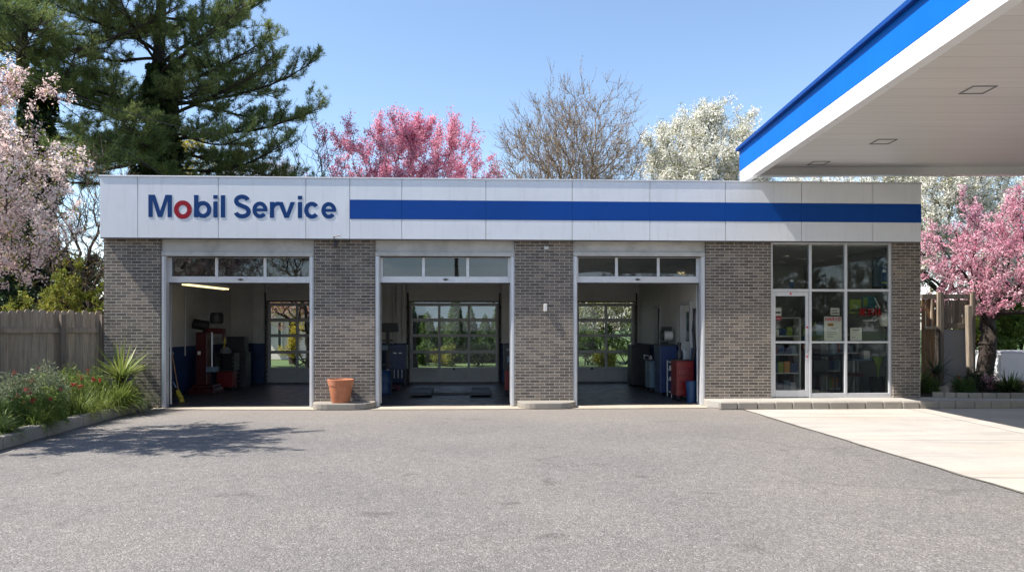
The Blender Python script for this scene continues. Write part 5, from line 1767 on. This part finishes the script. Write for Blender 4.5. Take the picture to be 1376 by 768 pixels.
# tool board with spanners
x, y = X(320, 19.4), 19.4
t = thing('tool_cabinet', 'tall dark tool cabinet hung with bright spanners in the first bay', 'cabinet', (x, y, FZ))
MB().box(-.32, .25, -.2, .25, 0, .9).box(-.26, .2, -.12, .2, .9, 1.3).build('body', M['dark'], t, local=True, bevel=.015)
for i in range(7):
    MB().bar((-.08, -.215, .16 + i * .10), (.10 - .03 * (i % 2), -.215, .18 + i * .10), .012, .03).build('spanner', M['steel'], t, local=True)
x, y = X(305, 18.6), 18.6
t = thing('tool_cart', 'small red cart with black shelves beside the tyre changer', 'cart', (x, y, FZ))
MB().box(-.2, .2, -.16, .16, .08, .46).build('body', M['red'], t, local=True, bevel=.01)
MB().box(-.24, .24, -.2, .2, .47, .52).box(-.24, -.2, -.2, .2, .52, .86).box(.2, .24, -.2, .2, .52, .86).box(-.24, .24, -.2, .2, .86, .9).build('frame', M['black'], t, local=True, bevel=.008)
for s in (-1, 1):
    for q in (-1, 1): MB().tube([(s * .16 - .02, q * .12, .04), (s * .16 + .02, q * .12, .04)], .04, 10).build('wheel', M['black'], t, local=True, smooth=True)
t = thing('rag_bundle', 'grey cloth heaped on the red cart', 'cloth', (x - .03, y, FZ + .902))
MB().lathe([(0, 0), (.13, 0), (.15, .05), (.10, .12), (.05, .16), (0, .17)], (0, 0, 0), 9).build('cloth', M['grey_board'], t, local=True, smooth=True)

# middle bay
x, y = X(521, 18.4), 18.4
t = thing('workstation', 'diagnostic stand with a flat dark screen in the middle bay', 'workstation', (x, y, FZ))
MB().box(-.04, .04, -.04, .04, .1, 1.6).build('post', M['dark'], t, local=True)
MB().box(-.18, .26, -.16, .2, 1.42, 1.64).build('screen', M['black'], t, local=True, bevel=.02)
MB().box(-.2, .2, -.2, .2, .03, .1).build('base', M['dark'], t, local=True, bevel=.01)
for zz in (.6, .95, 1.2): MB().box(-.22, .12, -.2, .2, zz, zz + .03).build('shelf', M['dark'], t, local=True)
MB().box(-.16, .02, -.12, .1, .981, 1.1).build('drawer', M['greyblue'], t, local=True, bevel=.01)
x, y = X(517, 17.4), 17.4
t = thing('oil_drum', 'blue drum on the floor below the diagnostic stand', 'drum', (x, y, FZ))
MB().lathe([(0, 0), (.15, 0), (.16, .02), (.15, .04), (.15, .24), (.16, .25), (.15, .27), (.15, .50), (.16, .52), (.15, .54), (0, .53)], (0, 0, 0), 20).build('body', M['midblue'], t, local=True, smooth=True)
MB().lathe([(0, .53), (.03, .53), (.03, .56), (0, .56)], (.07, .0, 0), 10).build('cap', M['steel'], t, local=True)
x, y = X(536, 19.9), 19.9
t = thing('parts_cabinet', 'dark blue steel cabinet against the rear wall of the middle bay', 'cabinet', (x, y, FZ))
MB().box(-.25, .22, -.2, .25, .42, 1.08).build('body', M['dkblue'], t, local=True, bevel=.012)
for s in (-.21, .18):
    for q in (-.16, .2): MB().box(s - .02, s + .02, q - .02, q + .02, 0, .42).build('leg', M['dark'], t, local=True)
for s in (-.1, .0, .1): MB().bar((s, -.19, .42), (s, -.19, .2), .02, .02).build('tool', M['steel'], t, local=True)
MB().bar((-.12, -.21, .86), (-.04, -.21, .86), .02, .03).bar((.02, -.21, .86), (.1, -.21, .86), .02, .03).build('handle', M['steel'], t, local=True)
x, y = X(527, 18.6), 18.6
t = thing('hand_jack', 'small red floor jack beside the blue drum', 'jack', (x + .06, y - .15, FZ))
MB().bar((-.1, 0, .07), (.16, -.05, .06), .12, .08).build('body', M['red'], t, local=True, bevel=.015)
for s in (-1, 1): MB().tube([(.1, s * .06 - .03, .035), (.1, s * .06, .035)], .035, 10).build('wheel', M['black'], t, local=True)
# lift plates
ga = G(569, 529, FZ); gb = G(646, 529, FZ)
t = thing('scissor_lift', 'flat scissor lift with two plates folded on the workshop floor', 'lift', ((ga[0] + gb[0]) / 2, ga[1], FZ))
hw = (gb[0] - ga[0]) / 2
for s in (-1, 1):
    pl = MB().prism([(s * hw - .24, -.75), (s * hw + .24, -.75), (s * hw + .20, .75), (s * hw - .20, .75)], .03, .10, 'z').build('platform', M['dark'], t, local=True, bevel=.01)
    MB().box(s * hw - .2, s * hw + .2, -.5, .5, .101, .106).build('pad', M['grey_board'], pl, local=True)
MB().box(-hw + .25, hw - .25, -.22, .25, .0, .05).build('crossbar', M['black'], t, local=True)
# red chest at the other side of the middle bay
x, y = X(686, 17.0), 17.0
t = thing('tool_chest', 'red tool chest with a black top box near the pier in the middle bay', 'tool chest', (x, y, FZ))
MB().box(-.14, .2, -.2, .25, .1, .56).build('body', M['red'], t, local=True, bevel=.012)
MB().box(-.16, .2, -.2, .22, .561, 1.16).build('top_box', M['black'], t, local=True, bevel=.012)
for s in (-.1, .16):
    for q in (-.15, .2): MB().tube([(s - .02, q, .05), (s + .02, q, .05)], .05, 10).build('wheel', M['black'], t, local=True)
MB().box(-.08, -.0, -.206, -.2005, .75, .88).box(-.1, -.02, -.206, -.2005, 1.0, 1.06).build('tag', M['greyblue'], t, local=True)

# third bay along the shop wall
x, y = IX1 - .28, 19.5
t = thing('steel_locker', 'nearly black low locker in the rear corner of the third bay', 'locker', (x - .02, y, FZ))
MB().box(-.26, .22, -.25, .3, .02, 1.08).build('body', M['black'], t, local=True, bevel=.015)
MB().box(-.25, -.02, -.262, -.251, .05, 1.05).box(-.01, .21, -.262, -.251, .05, 1.05).build('door', M['dark'], t, local=True, bevel=.005)
x, y = IX1 - .30, 17.7
t = thing('service_cart', 'grey-blue service cart with small bottles on top in the third bay', 'cart', (x, y, FZ))
MB().box(-.2, .17, -.25, .25, .1, .74).build('body', M['greyblue'], t, local=True, bevel=.012)
MB().box(-.23, .2, -.28, .28, .741, .77).build('top', M['dark'], t, local=True, bevel=.005)
MB().tube([(-.22, -.27, .77), (-.22, -.27, .86), (-.22, .27, .86), (-.22, .27, .77)], .012, 6).build('handle', M['steel'], t, local=True, smooth=True)
for s in (-.15, .13):
    for q in (-.2, .2): MB().tube([(s - .02, q, .05), (s + .02, q, .05)], .05, 10).build('wheel', M['black'], t, local=True)
for i, (a, m_) in enumerate(((-.14, 'offwhite'), (-.02, 'offwhite'))):
    o = MB().lathe([(0, 0), (.035, 0), (.035, .06), (.015, .08), (.015, .1), (0, .1)], (0, 0, 0), 10).build('bottle', M[m_], None, (x + a, y - .1, FZ + .771), smooth=True, local=True)
    tag(o, 'small pale bottle on the grey-blue cart, nearer the rear door' if i == 0 else 'small pale bottle on the grey-blue cart, nearer the blue cabinet', 'bottle', 'bottles on the service cart')
x, y = IX1 - .25, 16.95
t = thing('parts_washer', 'tall blue cabinet with a grinder on top in the third bay', 'cabinet', (x, y, FZ))
MB().box(-.19, .2, -.25, .28, .05, 1.12).build('body', M['dkblue'], t, local=True, bevel=.015)
MB().box(-.2, .21, -.27, .3, 1.121, 1.15).build('top', M['dark'], t, local=True)
for s in (-.15, .16): MB().box(s - .03, s + .03, -.2, .2, 0, .05).build('foot', M['black'], t, local=True)
t = thing('bench_grinder', 'bench grinder with a pale cover on the tall blue cabinet', 'grinder', (x - .02, y, FZ + 1.151))
MB().box(-.08, .08, -.12, .12, 0, .06).build('base', M['dark'], t, local=True, bevel=.01)
MB().tube([(-.03, -.02, .2), (.16, -.02, .2)], .11, 16).build('housing', M['offwhite'], t, local=True, smooth=True)
MB().box(-.06, .14, -.1, .1, .3, .4).build('switch_box', M['black'], t, local=True, bevel=.01)
MB().tube([(-.09, -.02, .2), (-.035, -.02, .2)], .12, 16).build('wheel', M['dark'], t, local=True, smooth=True)
x, y = IX1 - .19, 16.25
t = thing('shelf_rack', 'small pale shelf rack full of parts behind the red tool chest', 'shelf', (x, y, FZ))
for zz in (.1, .36, .58, .76): MB().box(-.16, .14, -.2, .2, zz, zz + .02).build('shelf', M['offwhite'], t, local=True)
for s in (-.16, .13):
    for q in (-.2, .185): MB().box(s - .0, s + .02, q, q + .02, 0, .80).build('post', M['offwhite'], t, local=True)
bx = MB()
for i in range(4): bx.box(-.13 + i * .065, -.085 + i * .065, -.18, .1, .381, .44 + .03 * (i % 2))
for i in range(4): bx.box(-.13 + i * .065, -.08 + i * .065, -.18, .1, .601, .66 + .03 * ((i + 1) % 2))
bx.build('parts_tray', M['paper'], t, local=True)
x, y = IX1 - .26, 15.55
t = thing('tool_chest', 'bright red rolling tool chest just inside the third bay', 'tool chest', (x, y, FZ))
MB().box(-.17, .2, -.22, .25, .10, .84).build('body', M['red'], t, local=True, bevel=.015)
for k in range(5):
    dr_ = MB().box(-.15, .18, -.235, -.221, .13 + k * .138, .258 + k * .138).build('drawer', M['red'], t, local=True, bevel=.004)
MB().box(-.18, .21, -.23, .26, .841, .855).build('top_mat', M['black'], t, local=True)
for s in (-.13, .16):
    for q in (-.17, .2): MB().tube([(s - .02, q, .05), (s + .02, q, .05)], .05, 10).build('wheel', M['black'], t, local=True)
o = MB().lathe([(0, 0), (.06, 0), (.065, .02), (.065, .17), (.03, .22), (.03, .30), (.04, .31), (.04, .36), (0, .37)], (0, 0, 0), 14).build('spray_bottle', M['black'], None, (x - .06, y - .05, FZ + .856), smooth=True, local=True)
tag(o, 'black spray bottle standing on the bright red tool chest', 'bottle')
o = MB().lathe([(0, 0), (.045, 0), (.045, .14), (.02, .18), (.02, .2), (0, .2)], (0, 0, 0), 12).build('bottle', M['offwhite'], None, (x + .08, y + .08, FZ + .856), smooth=True, local=True)
tag(o, 'white bottle on the bright red tool chest behind the spray bottle', 'bottle')
x, y = IX1 - .19, 15.08
t = thing('waste_bin', 'blue bin between the red tool chest and the door frame', 'bin', (x, y, FZ))
MB().lathe([(0, 0), (.09, 0), (.115, .42), (.125, .43), (.105, .43), (.08, .02), (0, .02)], (0, 0, 0), 18).build('body', M['midblue'], t, local=True, smooth=True)
o = MB().lathe([(0, 0), (.05, 0), (.05, .16), (.02, .20), (.022, .24), (0, .24)], (0, 0, 0), 12).build('jug', M['offwhite'], None, (IX1 - .07, 14.93, FZ), smooth=True, local=True)
tag(o, 'white plastic jug on the floor by the third bay door frame', 'jug')
# hose and chain by the door frame
o = MB().tube([(IX1 - .05, 15.35, 1.95), (IX1 - .06, 15.4, 1.5), (IX1 - .04, 15.35, 1.1), (IX1 - .07, 15.45, .8)], .035, 8).build('air_hose', M['dark'], None, (IX1 - .05, 15.35, 1.95), smooth=True)
tag(o, 'dark air hose hanging on the wall beside the third bay door', 'hose')
o = MB().tube([(IX0 + .07, 15.15, 2.3), (IX0 + .09, 15.18, 1.8), (IX0 + .07, 15.12, 1.3)], .03, 8).build('door_chain', M['dark'], None, (IX0 + .07, 15.15, 2.3), smooth=True)
tag(o, 'dark hoist chain hanging inside the first bay beside the door frame', 'chain')

# ---------------------------------------------------------------- inside the shop
def SXp(px, y): return X(px, y)
SZ = WZ + .004
ys = YF + .55
def spot(px, y, i):
    t = thing('spot_light', 'small lit spot in the shop ceiling', 'ceiling light', (X(px, y), y, 3.18), 0, 'ceiling spots in the shop')
    MB().lathe([(.04, 0), (.07, .0), (.07, .02), (.04, .02)], (0, 0, 0), 14).build('ring', M['offwhite'], t, local=True)
    MB().lathe([(0, .004), (.038, .004), (.038, .02), (0, .02)], (0, 0, 0), 12).build('lamp', M['spot_light'], t, local=True)
for i, (px, y) in enumerate(((1057, 16.9), (1082, 17.6), (1051, 18.4), (1104, 17.9), (1125, 16.8), (1112, 18.7), (1146, 17.2), (1166, 17.9))): spot(px, y, i)
# display counter with goods behind the glass
def shelf_unit(name, label, px, y, w, d, h, nsh, m, goods, rz=0):
    t = thing(name, label, 'shelf', (X(px, y), y, SZ), rz)
    for s in (-1, 1): MB().box(s * w / 2 - .015, s * w / 2 + .015, -d / 2, d / 2, 0, h).build('side_panel', M[m], t, local=True)
    for k in range(nsh + 1):
        z = .04 + (h - .06) * k / nsh
        MB().box(-w / 2 + .016, w / 2 - .016, -d / 2 + .01, d / 2, z, z + .02).build('shelf', M[m], t, local=True)
    return t, [SZ + .061 + (h - .06) * k / nsh for k in range(nsh)]


gcols = ['midblue', 'dkblue', 'greyblue', 'offwhite', 'midblue', 'lime', 'orange', 'dkblue', 'red']
GC = dict(midblue='blue', dkblue='dark blue', greyblue='grey-blue', offwhite='white', lime='yellow-green', orange='orange', red='red')
cnt = 0
def goods_on(px, y, w, zs, sizes, wherelab):
    global cnt
    for k, z in enumerate(zs):
        x = X(px, y) - w / 2 + .03; j = 0
        while x < X(px, y) + w / 2 - .08:
            bw = random.uniform(*sizes); bh = random.uniform(.12, .24)
            if x + bw > X(px, y) + w / 2 - .02: break
            m_ = gcols[cnt % len(gcols)]; cnt += 1
            o = MB().box(-bw / 2, bw / 2, -.07, .07, 0, bh).box(-bw / 2 + .006, bw / 2 - .006, -.0715, -.0705, bh * .3, bh * .75).build('goods_box', M[m_], None, (x + bw / 2, y - .06, z), local=True, bevel=.004)
            tag(o, GC[m_] + ' packaged goods on the ' + wherelab, 'box', GC[m_] + ' packaged goods on the ' + wherelab)
            x += bw + .012; j += 1


t, zs = shelf_unit('shop_shelf', 'pale shelf of blue goods behind the shop door', 1052, 15.6, .62, .3, 1.62, 4, 'offwhite', None)
goods_on(1052, 15.6, .62, zs, (.1, .16), 'pale shelf behind the shop door')
t, zs = shelf_unit('shop_shelf', 'pale grey shelf along the rear wall of the shop', 1112, 18.6, 1.6, .35, 1.9, 4, 'inner_plain', None)
goods_on(1112, 18.6, 1.6, zs, (.12, .22), 'pale grey rear shelf of the shop')
t, zs = shelf_unit('shop_shelf', 'black wall shelf of goods by the last shop pane', 1183, 16.4, .8, .3, 2.3, 5, 'black', None)
goods_on(1183, 16.4, .8, zs, (.12, .2), 'black shelf by the last shop pane')
# counter
t = thing('shop_counter', 'dark counter with a red-brown front inside the shop door', 'counter', (X(1082, 16.8), 16.8, SZ))
MB().box(-.5, .55, -.25, .3, .05, 1.0).build('body', M['dkred'], t, local=True, bevel=.01)
MB().box(-.56, .6, -.3, .35, 1.001, 1.05).build('top', M['black'], t, local=True, bevel=.008)
MB().box(-.48, .53, -.23, .28, 0, .05).build('plinth', M['black'], t, local=True)
# table and chair behind the glass
t = thing('display_table', 'black thin-legged display table behind the middle shop pane', 'table', (X(1116, 15.9), 15.9, SZ))
MB().box(-.36, .38, -.25, .25, .78, .81).build('top', M['black'], t, local=True, bevel=.004)
for s in (-.33, .35):
    for q in (-.22, .22): MB().box(s - .015, s + .015, q - .015, q + .015, 0, .78).build('leg', M['black'], t, local=True)
o = MB().lathe([(0, 0), (.10, 0), (.11, .02), (.08, .2), (.05, .30), (.02, .32), (0, .32)], (0, 0, 0), 16).build('canister', M['greyblue'], None, (X(1119, 15.85), 15.85, SZ + .811), smooth=True, local=True)
tag(o, 'grey-blue canister standing on the black display table', 'canister')
t = thing('shop_chair', 'black chair beside the display table in the shop', 'chair', (X(1108, 15.4), 15.4, SZ))
MB().box(-.17, .17, -.17, .17, .40, .44).build('seat', M['black'], t, local=True, bevel=.012)
MB().box(-.17, .17, .14, .17, .441, .72).build('backrest', M['black'], t, local=True, bevel=.012)
for s in (-.15, .15):
    for q in (-.15, .15): MB().tube([(s, q, 0), (s, q, .40)], .014, 6).build('leg', M['dark'], t, local=True)
t = thing('display_table', 'glass-grey low display stand behind the last shop pane', 'table', (X(1166, 15.6), 15.6, SZ))
MB().box(-.42, .3, -.2, .25, .70, .73).build('top', M['greyblue'], t, local=True, bevel=.004)
for s in (-.39, .27): MB().box(s - .015, s + .015, -.17, .22, 0, .70).build('leg', M['alu_dull'], t, local=True)
for i, (a, hh, m_, lab) in enumerate(((-.3, .12, 'black', 'dark small box on the low display stand, beside the middle pane'), (-.05, .18, 'offwhite', 'white small box on the low display stand'), (.15, .1, 'offwhite', 'flat white box on the low display stand'))):
    o = MB().box(-.07, .07, -.06, .06, 0, hh).box(-.05, .05, -.0615, -.0605, .02, hh - .02).build('goods_box', M[m_], None, (X(1166, 15.6) + a, 15.6, SZ + .731), local=True, bevel=.004); tag(o, lab, 'box')
o = MB().lathe([(0, 0), (.02, 0), (.025, .2), (.12, .42), (.13, .44), (.11, .43), (.015, .22), (0, .2)], (0, 0, 0), 14).build('funnel', M['lime'], None, (X(1180, 15.25), 15.25, SZ + .36), smooth=True, local=True)
tag(o, 'yellow-green funnel upright in a black bucket behind the last pane', 'funnel')
t = thing('bucket', 'black bucket holding the yellow-green funnel in the shop', 'bucket', (X(1180, 15.25), 15.25, SZ))
MB().lathe([(0, 0), (.15, 0), (.19, .36), (.2, .37), (.18, .37), (.14, .03), (.02, .03), (.02, .355), (0, .355)], (0, 0, 0), 18).build('body', M['black'], t, local=True, smooth=True)
t = thing('shop_stool', 'dark round stool in the corner of the shop window', 'stool', (X(1150, 15.3), 15.3, SZ))
MB().lathe([(0, .40), (.16, .40), (.17, .42), (.16, .45), (0, .46)], (0, 0, 0), 18).build('seat', M['dkred'], t, local=True, smooth=True)
for k in range(3): MB().tube([(.05 * math.cos(k * 2.1), .05 * math.sin(k * 2.1), .4), (.17 * math.cos(k * 2.1), .17 * math.sin(k * 2.1), 0)], .012, 6).build('leg', M['dark'], t, local=True)

# papers and signs behind the panes
yg = sy + .052
def poster(px0, px1, py0, py1, label, m='paper', y=None):
    y = y or yg
    x0, x1, z0, z1 = X(px0, y), X(px1, y), Z(px0, py1, y), Z(px0, py0, y)
    t = thing('poster', label, 'poster', ((x0 + x1) / 2, y, z0))
    MB().box(x0, x1, y, y + .004, z0, z1).build('sheet', M[m], t)
    return t, x0, x1, z0, z1


GL = {'K': [((0, 0), (0, 1)), ((0, .45), (1, 1)), ((.25, .6), (1, 0))], 'A': [((0, 0), (.5, 1)), ((.5, 1), (1, 0)), ((.2, .38), (.8, .38))], 'X': [((0, 0), (1, 1)), ((0, 1), (1, 0))], 'I': [((.5, 0), (.5, 1))],
      'O': [((.1, 0), (.9, 0)), ((.9, 0), (.9, 1)), ((.9, 1), (.1, 1)), ((.1, 1), (.1, 0))], 'R': [((0, 0), (0, 1)), ((0, 1), (.8, 1)), ((.8, 1), (.8, .5)), ((.8, .5), (0, .5)), ((.4, .5), (1, 0))],
      'E': [((0, 0), (0, 1)), ((0, 1), (1, 1)), ((0, .5), (.8, .5)), ((0, 0), (1, 0))], 'S': [((1, .9), (.1, .9)), ((.1, .9), (.1, .5)), ((.1, .5), (.9, .5)), ((.9, .5), (.9, .08)), ((.9, .08), (0, .08))],
      'T': [((0, 1), (1, 1)), ((.5, 1), (.5, 0))], 'N': [((0, 0), (0, 1)), ((0, 1), (1, 0)), ((1, 0), (1, 1))]}


def glyphs(txt, x0, x1, z0, z1, y, th, wd, depth=.003):
    mb = MB(); n = len(txt); w = (x1 - x0) / n
    for i, ch in enumerate(txt):
        for k, (a, b) in enumerate(GL[ch]):
            P = lambda q: Vector((x0 + w * (i + .12 + .72 * q[0]), y - k * .0004, z0 + (z1 - z0) * q[1]))
            mb.bar(P(a), P(b), wd, depth, up=(0, 1, 0))
    return mb


t, x0, x1, z0, z1 = poster(1107.5, 1131, 425, 459, 'large cream notice with a header line on the middle shop pane')
hd = z1 - (z1 - z0) * .2
MB().box(x0 + .004, x1 - .004, yg - .003, yg - .0005, hd, z1 - .004).build('header', M['offwhite'], t)
glyphs('NARIO', x0 + .02, x1 - .02, hd + .02, z1 - .025, yg - .005, 0, .014).build('lettering', M['ink_red'], t)
MB().box(x0 + .07, x0 + .19, yg - .003, yg - .0005, z0 + (z1 - z0) * .62, z0 + (z1 - z0) * .73).build('patch', M['orange'], t)
ls = MB()
for k in range(6): ls.box(x0 + .06, x0 + .06 + random.uniform(.12, .22), yg - .002, yg - .0005, z0 + .09 + k * .035, z0 + .098 + k * .035)
ls.build('text_lines', M['ink'], t)
t, x0, x1, z0, z1 = poster(1116, 1128, 413.5, 423, 'small pale card taped above the cream notice')
MB().box(x0 + .02, x1 - .02, yg - .002, yg - .0005, z0 + .03, z0 + .05).box(x0 + .02, x1 - .05, yg - .002, yg - .0005, z0 + .08, z0 + .1).build('text_lines', M['ink'], t)
t, x0, x1, z0, z1 = poster(1097, 1106, 436, 450, 'pale blue card beside the cream notice', 'greyblue')
MB().box(x0 + .02, x1 - .02, yg - .002, yg - .0005, z0 + .1, z0 + .12).build('text_lines', M['ink'], t)
t, x0, x1, z0, z1 = poster(1142.5, 1158, 440, 457.5, 'cream notice with scribbled writing on the last shop pane')
sc = MB()
for k in range(5): sc.bar((x0 + .04 + k * .03, yg - .002, z1 - .05 + .008 * (-1) ** k), (x0 + .075 + k * .03, yg - .002, z1 - .05 - .008 * (-1) ** k), .012, .002, up=(0, 1, 0))
sc.bar((x0 + .03, yg - .002, z0 + .06), (x0 + .1, yg - .002, z0 + .075), .012, .002, up=(0, 1, 0))
sc.build('lettering', M['ink'], t)
t, x0, x1, z0, z1 = poster(1061, 1067, 375, 386.5, 'small blue and white sticker above the shop door', 'midblue', sy + .052)
MB().box(x0 + .01, x1 - .01, yg - .002, yg - .0005, z1 - .05, z1 - .01).build('patch', M['offwhite'], t)
t, x0, x1, z0, z1 = poster(1184, 1192, 338 + 22, 383, 'blue and yellow sticker high on the last shop pane', 'midblue')
MB().box(x0 + .01, x1 - .01, yg - .002, yg - .0005, z0 + .03, z0 + .07).build('patch', M['lime'], t)
MB().box(x0 + .03, x1 - .03, yg - .002, yg - .0005, z1 - .09, z1 - .03).build('mark', M['offwhite'], t)
for (a, b, c, d, m_, lab) in ((1041, 1050, 413, 424, 'paper', 'white card on the shop door glass, upper'), (1043, 1050, 424.5, 430, 'ink_red', 'red card on the shop door glass under the white card'), (1080, 1086.5, 441, 450, 'lime', 'green card on the shop door glass by the lock'), (1080, 1086.5, 450.2, 458, 'midblue', 'blue card on the shop door glass by the lock'), (1080, 1086, 462, 469, 'orange', 'orange card on the shop door glass under the middle bar')):
    t, x0, x1, z0, z1 = poster(a, b, c, d, lab, m_, sy + .052)
    MB().box(x0 + .015, x1 - .015, sy + .049, sy + .0515, z0 + (z1 - z0) * .3, z0 + (z1 - z0) * .5).build('text_lines', M['ink' if m_ == 'paper' else 'offwhite'], t)
t, x0, x1, z0, z1 = poster(1141.5, 1157, 402, 421, 'green leaf-toned card high on the last shop pane', 'lime', sy + .30)
MB().box(x0 + .03, x1 - .06, sy + .297, sy + .2995, z0 + .04, z0 + .09).build('patch', M['ink'], t)
t, x0, x1, z0, z1 = poster(1159, 1178, 398, 413, 'teal board hanging behind the last shop pane above the red sign', 'teal', sy + .34)
MB().box(x0 + .02, x0 + .1, sy + .337, sy + .3395, z0 + .03, z1 - .03).build('patch', M['lime'], t)
t, x0, x1, z0, z1 = poster(1172, 1194, 345, 388, 'tall dark framed board beside the sticker high in the last shop pane', 'dark', sy + .6)
MB().box(x0 + .03, x1 - .03, sy + .597, sy + .5995, z0 + .05, z1 - .05).build('picture', M['greyblue'], t)
t, zs = shelf_unit('shop_shelf', 'white low rack of small goods behind the middle shop pane', 1128, 16.3, .7, .28, 1.25, 3, 'offwhite', None)
goods_on(1128, 16.3, .7, zs, (.07, .13), 'white low rack behind the middle shop pane')
yn = sy + .14
t = thing('neon_sign', 'red lettered sign hanging behind the last shop pane', 'sign', (X(1166, yn), yn, Z(1166, 424, yn)))
glyphs('REISTA', X(1155.5, yn), X(1184, yn), Z(1166, 423.5, yn), Z(1166, 415, yn), yn, 0, .011, .012).build('lettering', M['neon'], t)
MB().box(X(1155, yn), X(1185, yn), yn + .03, yn + .045, Z(1166, 424.5, yn), Z(1166, 414, yn)).build('backboard', M['dark'], t)
MB().tube([(X(1160, yn), yn + .02, Z(1166, 430.5, yn)), (X(1176, yn), yn + .02, Z(1166, 430.5, yn)), (X(1181, yn), yn + .02, Z(1166, 427, yn)), (X(1183, yn), yn + .02, Z(1166, 414, yn)), (X(1176, yn), yn + .02, Z(1166, 400, yn))], .012, 6).build('cord', M['offwhite'], t, smooth=True)
o = MB().lathe([(0, 0), (.07, 0), (.10, .05), (.115, .15), (.10, .22), (.04, .27), (0, .28)], (0, 0, 0), 16).build('hanging_bag', M['paper'], None, (X(1189.5, yn), yn + .02, Z(1190, 438, yn)), smooth=True, local=True)
tag(o, 'pale rounded bag hanging beside the red lettered sign', 'bag')
# ---------------------------------------------------------------- sky, sun, camera
SUN = Vector((-.71, -.095, 1.0)).normalized()
elev = math.asin(SUN.z)
w = bpy.data.worlds.new('World'); SC.world = w; w.use_nodes = True
nt = w.node_tree
for n in list(nt.nodes): nt.nodes.remove(n)
sky = nt.nodes.new('ShaderNodeTexSky'); sky.sky_type = 'NISHITA'; sky.sun_disc = False
sky.sun_elevation = elev; sky.sun_rotation = math.atan2(SUN.x, SUN.y)
sky.air_density = 1.0; sky.dust_density = .35; sky.ozone_density = 1.6; sky.altitude = 0
# thin fair-weather cloud low over the horizon
tc = nt.nodes.new('ShaderNodeTexCoord')
sep = nt.nodes.new('ShaderNodeSeparateXYZ'); nt.links.new(tc.outputs['Generated'], sep.inputs[0])
mp = N(nt, 'ShaderNodeMapping'); nt.links.new(tc.outputs['Generated'], mp.inputs[0]); mp.inputs['Scale'].default_value = (2.2, 2.2, 7.0)
cn = N(nt, 'ShaderNodeTexNoise', Scale=1.8, Detail=7.0, Roughness=.58); nt.links.new(mp.outputs[0], cn.inputs['Vector'])
low = N(nt, 'ShaderNodeMapRange'); nt.links.new(sep.outputs[2], low.inputs[0]); low.inputs[1].default_value = .06; low.inputs[2].default_value = .24; low.inputs[3].default_value = .26; low.inputs[4].default_value = -.3
cf = math_n(nt, 'ADD', cn.outputs['Fac'], low.outputs[0])
cf = ramp(nt, cf, [(0.52, (0, 0, 0)), (0.80, (.6, .6, .6))])
col = mixc(nt, cf, sky.outputs[0], (8.5, 8.8, 9.4))
bg = N(nt, 'ShaderNodeBackground', Strength=.10)
nt.links.new(col, bg.inputs['Color'])
wo = nt.nodes.new('ShaderNodeOutputWorld'); nt.links.new(bg.outputs[0], wo.inputs[0])

sl = bpy.data.lights.new('sun', 'SUN'); sl.energy = 4.2; sl.angle = R(.53); sl.color = (1, .95, .88)
so_ = bpy.data.objects.new('sun', sl); COL.objects.link(so_)
so_.rotation_euler = SUN.to_track_quat('Z', 'Y').to_euler(); so_.location = (-20, -5, 30)

cam = bpy.data.cameras.new('camera')
co = bpy.data.objects.new('camera', cam); COL.objects.link(co); SC.camera = co
cam.sensor_fit = 'HORIZONTAL'; cam.sensor_width = 36; cam.lens = 36 * FPX / 1376
cam.shift_y = (HY - 384) / 1376
cam.clip_start = .05; cam.clip_end = 2000
co.location = (0, 0, EYE)
co.rotation_euler = (R(90), 0, -math.atan(TA))

SC.render.engine = 'CYCLES'
cy = SC.cycles
cy.max_bounces = 7; cy.diffuse_bounces = 4; cy.glossy_bounces = 3; cy.transmission_bounces = 4; cy.transparent_max_bounces = 12
cy.use_denoising = True
cy.sample_clamp_indirect = 6
SC.view_settings.view_transform = 'Standard'
SC.view_settings.look = 'None'
SC.view_settings.gamma = 1
SC.view_settings.use_curve_mapping = False
SC.view_settings.exposure = 1.26
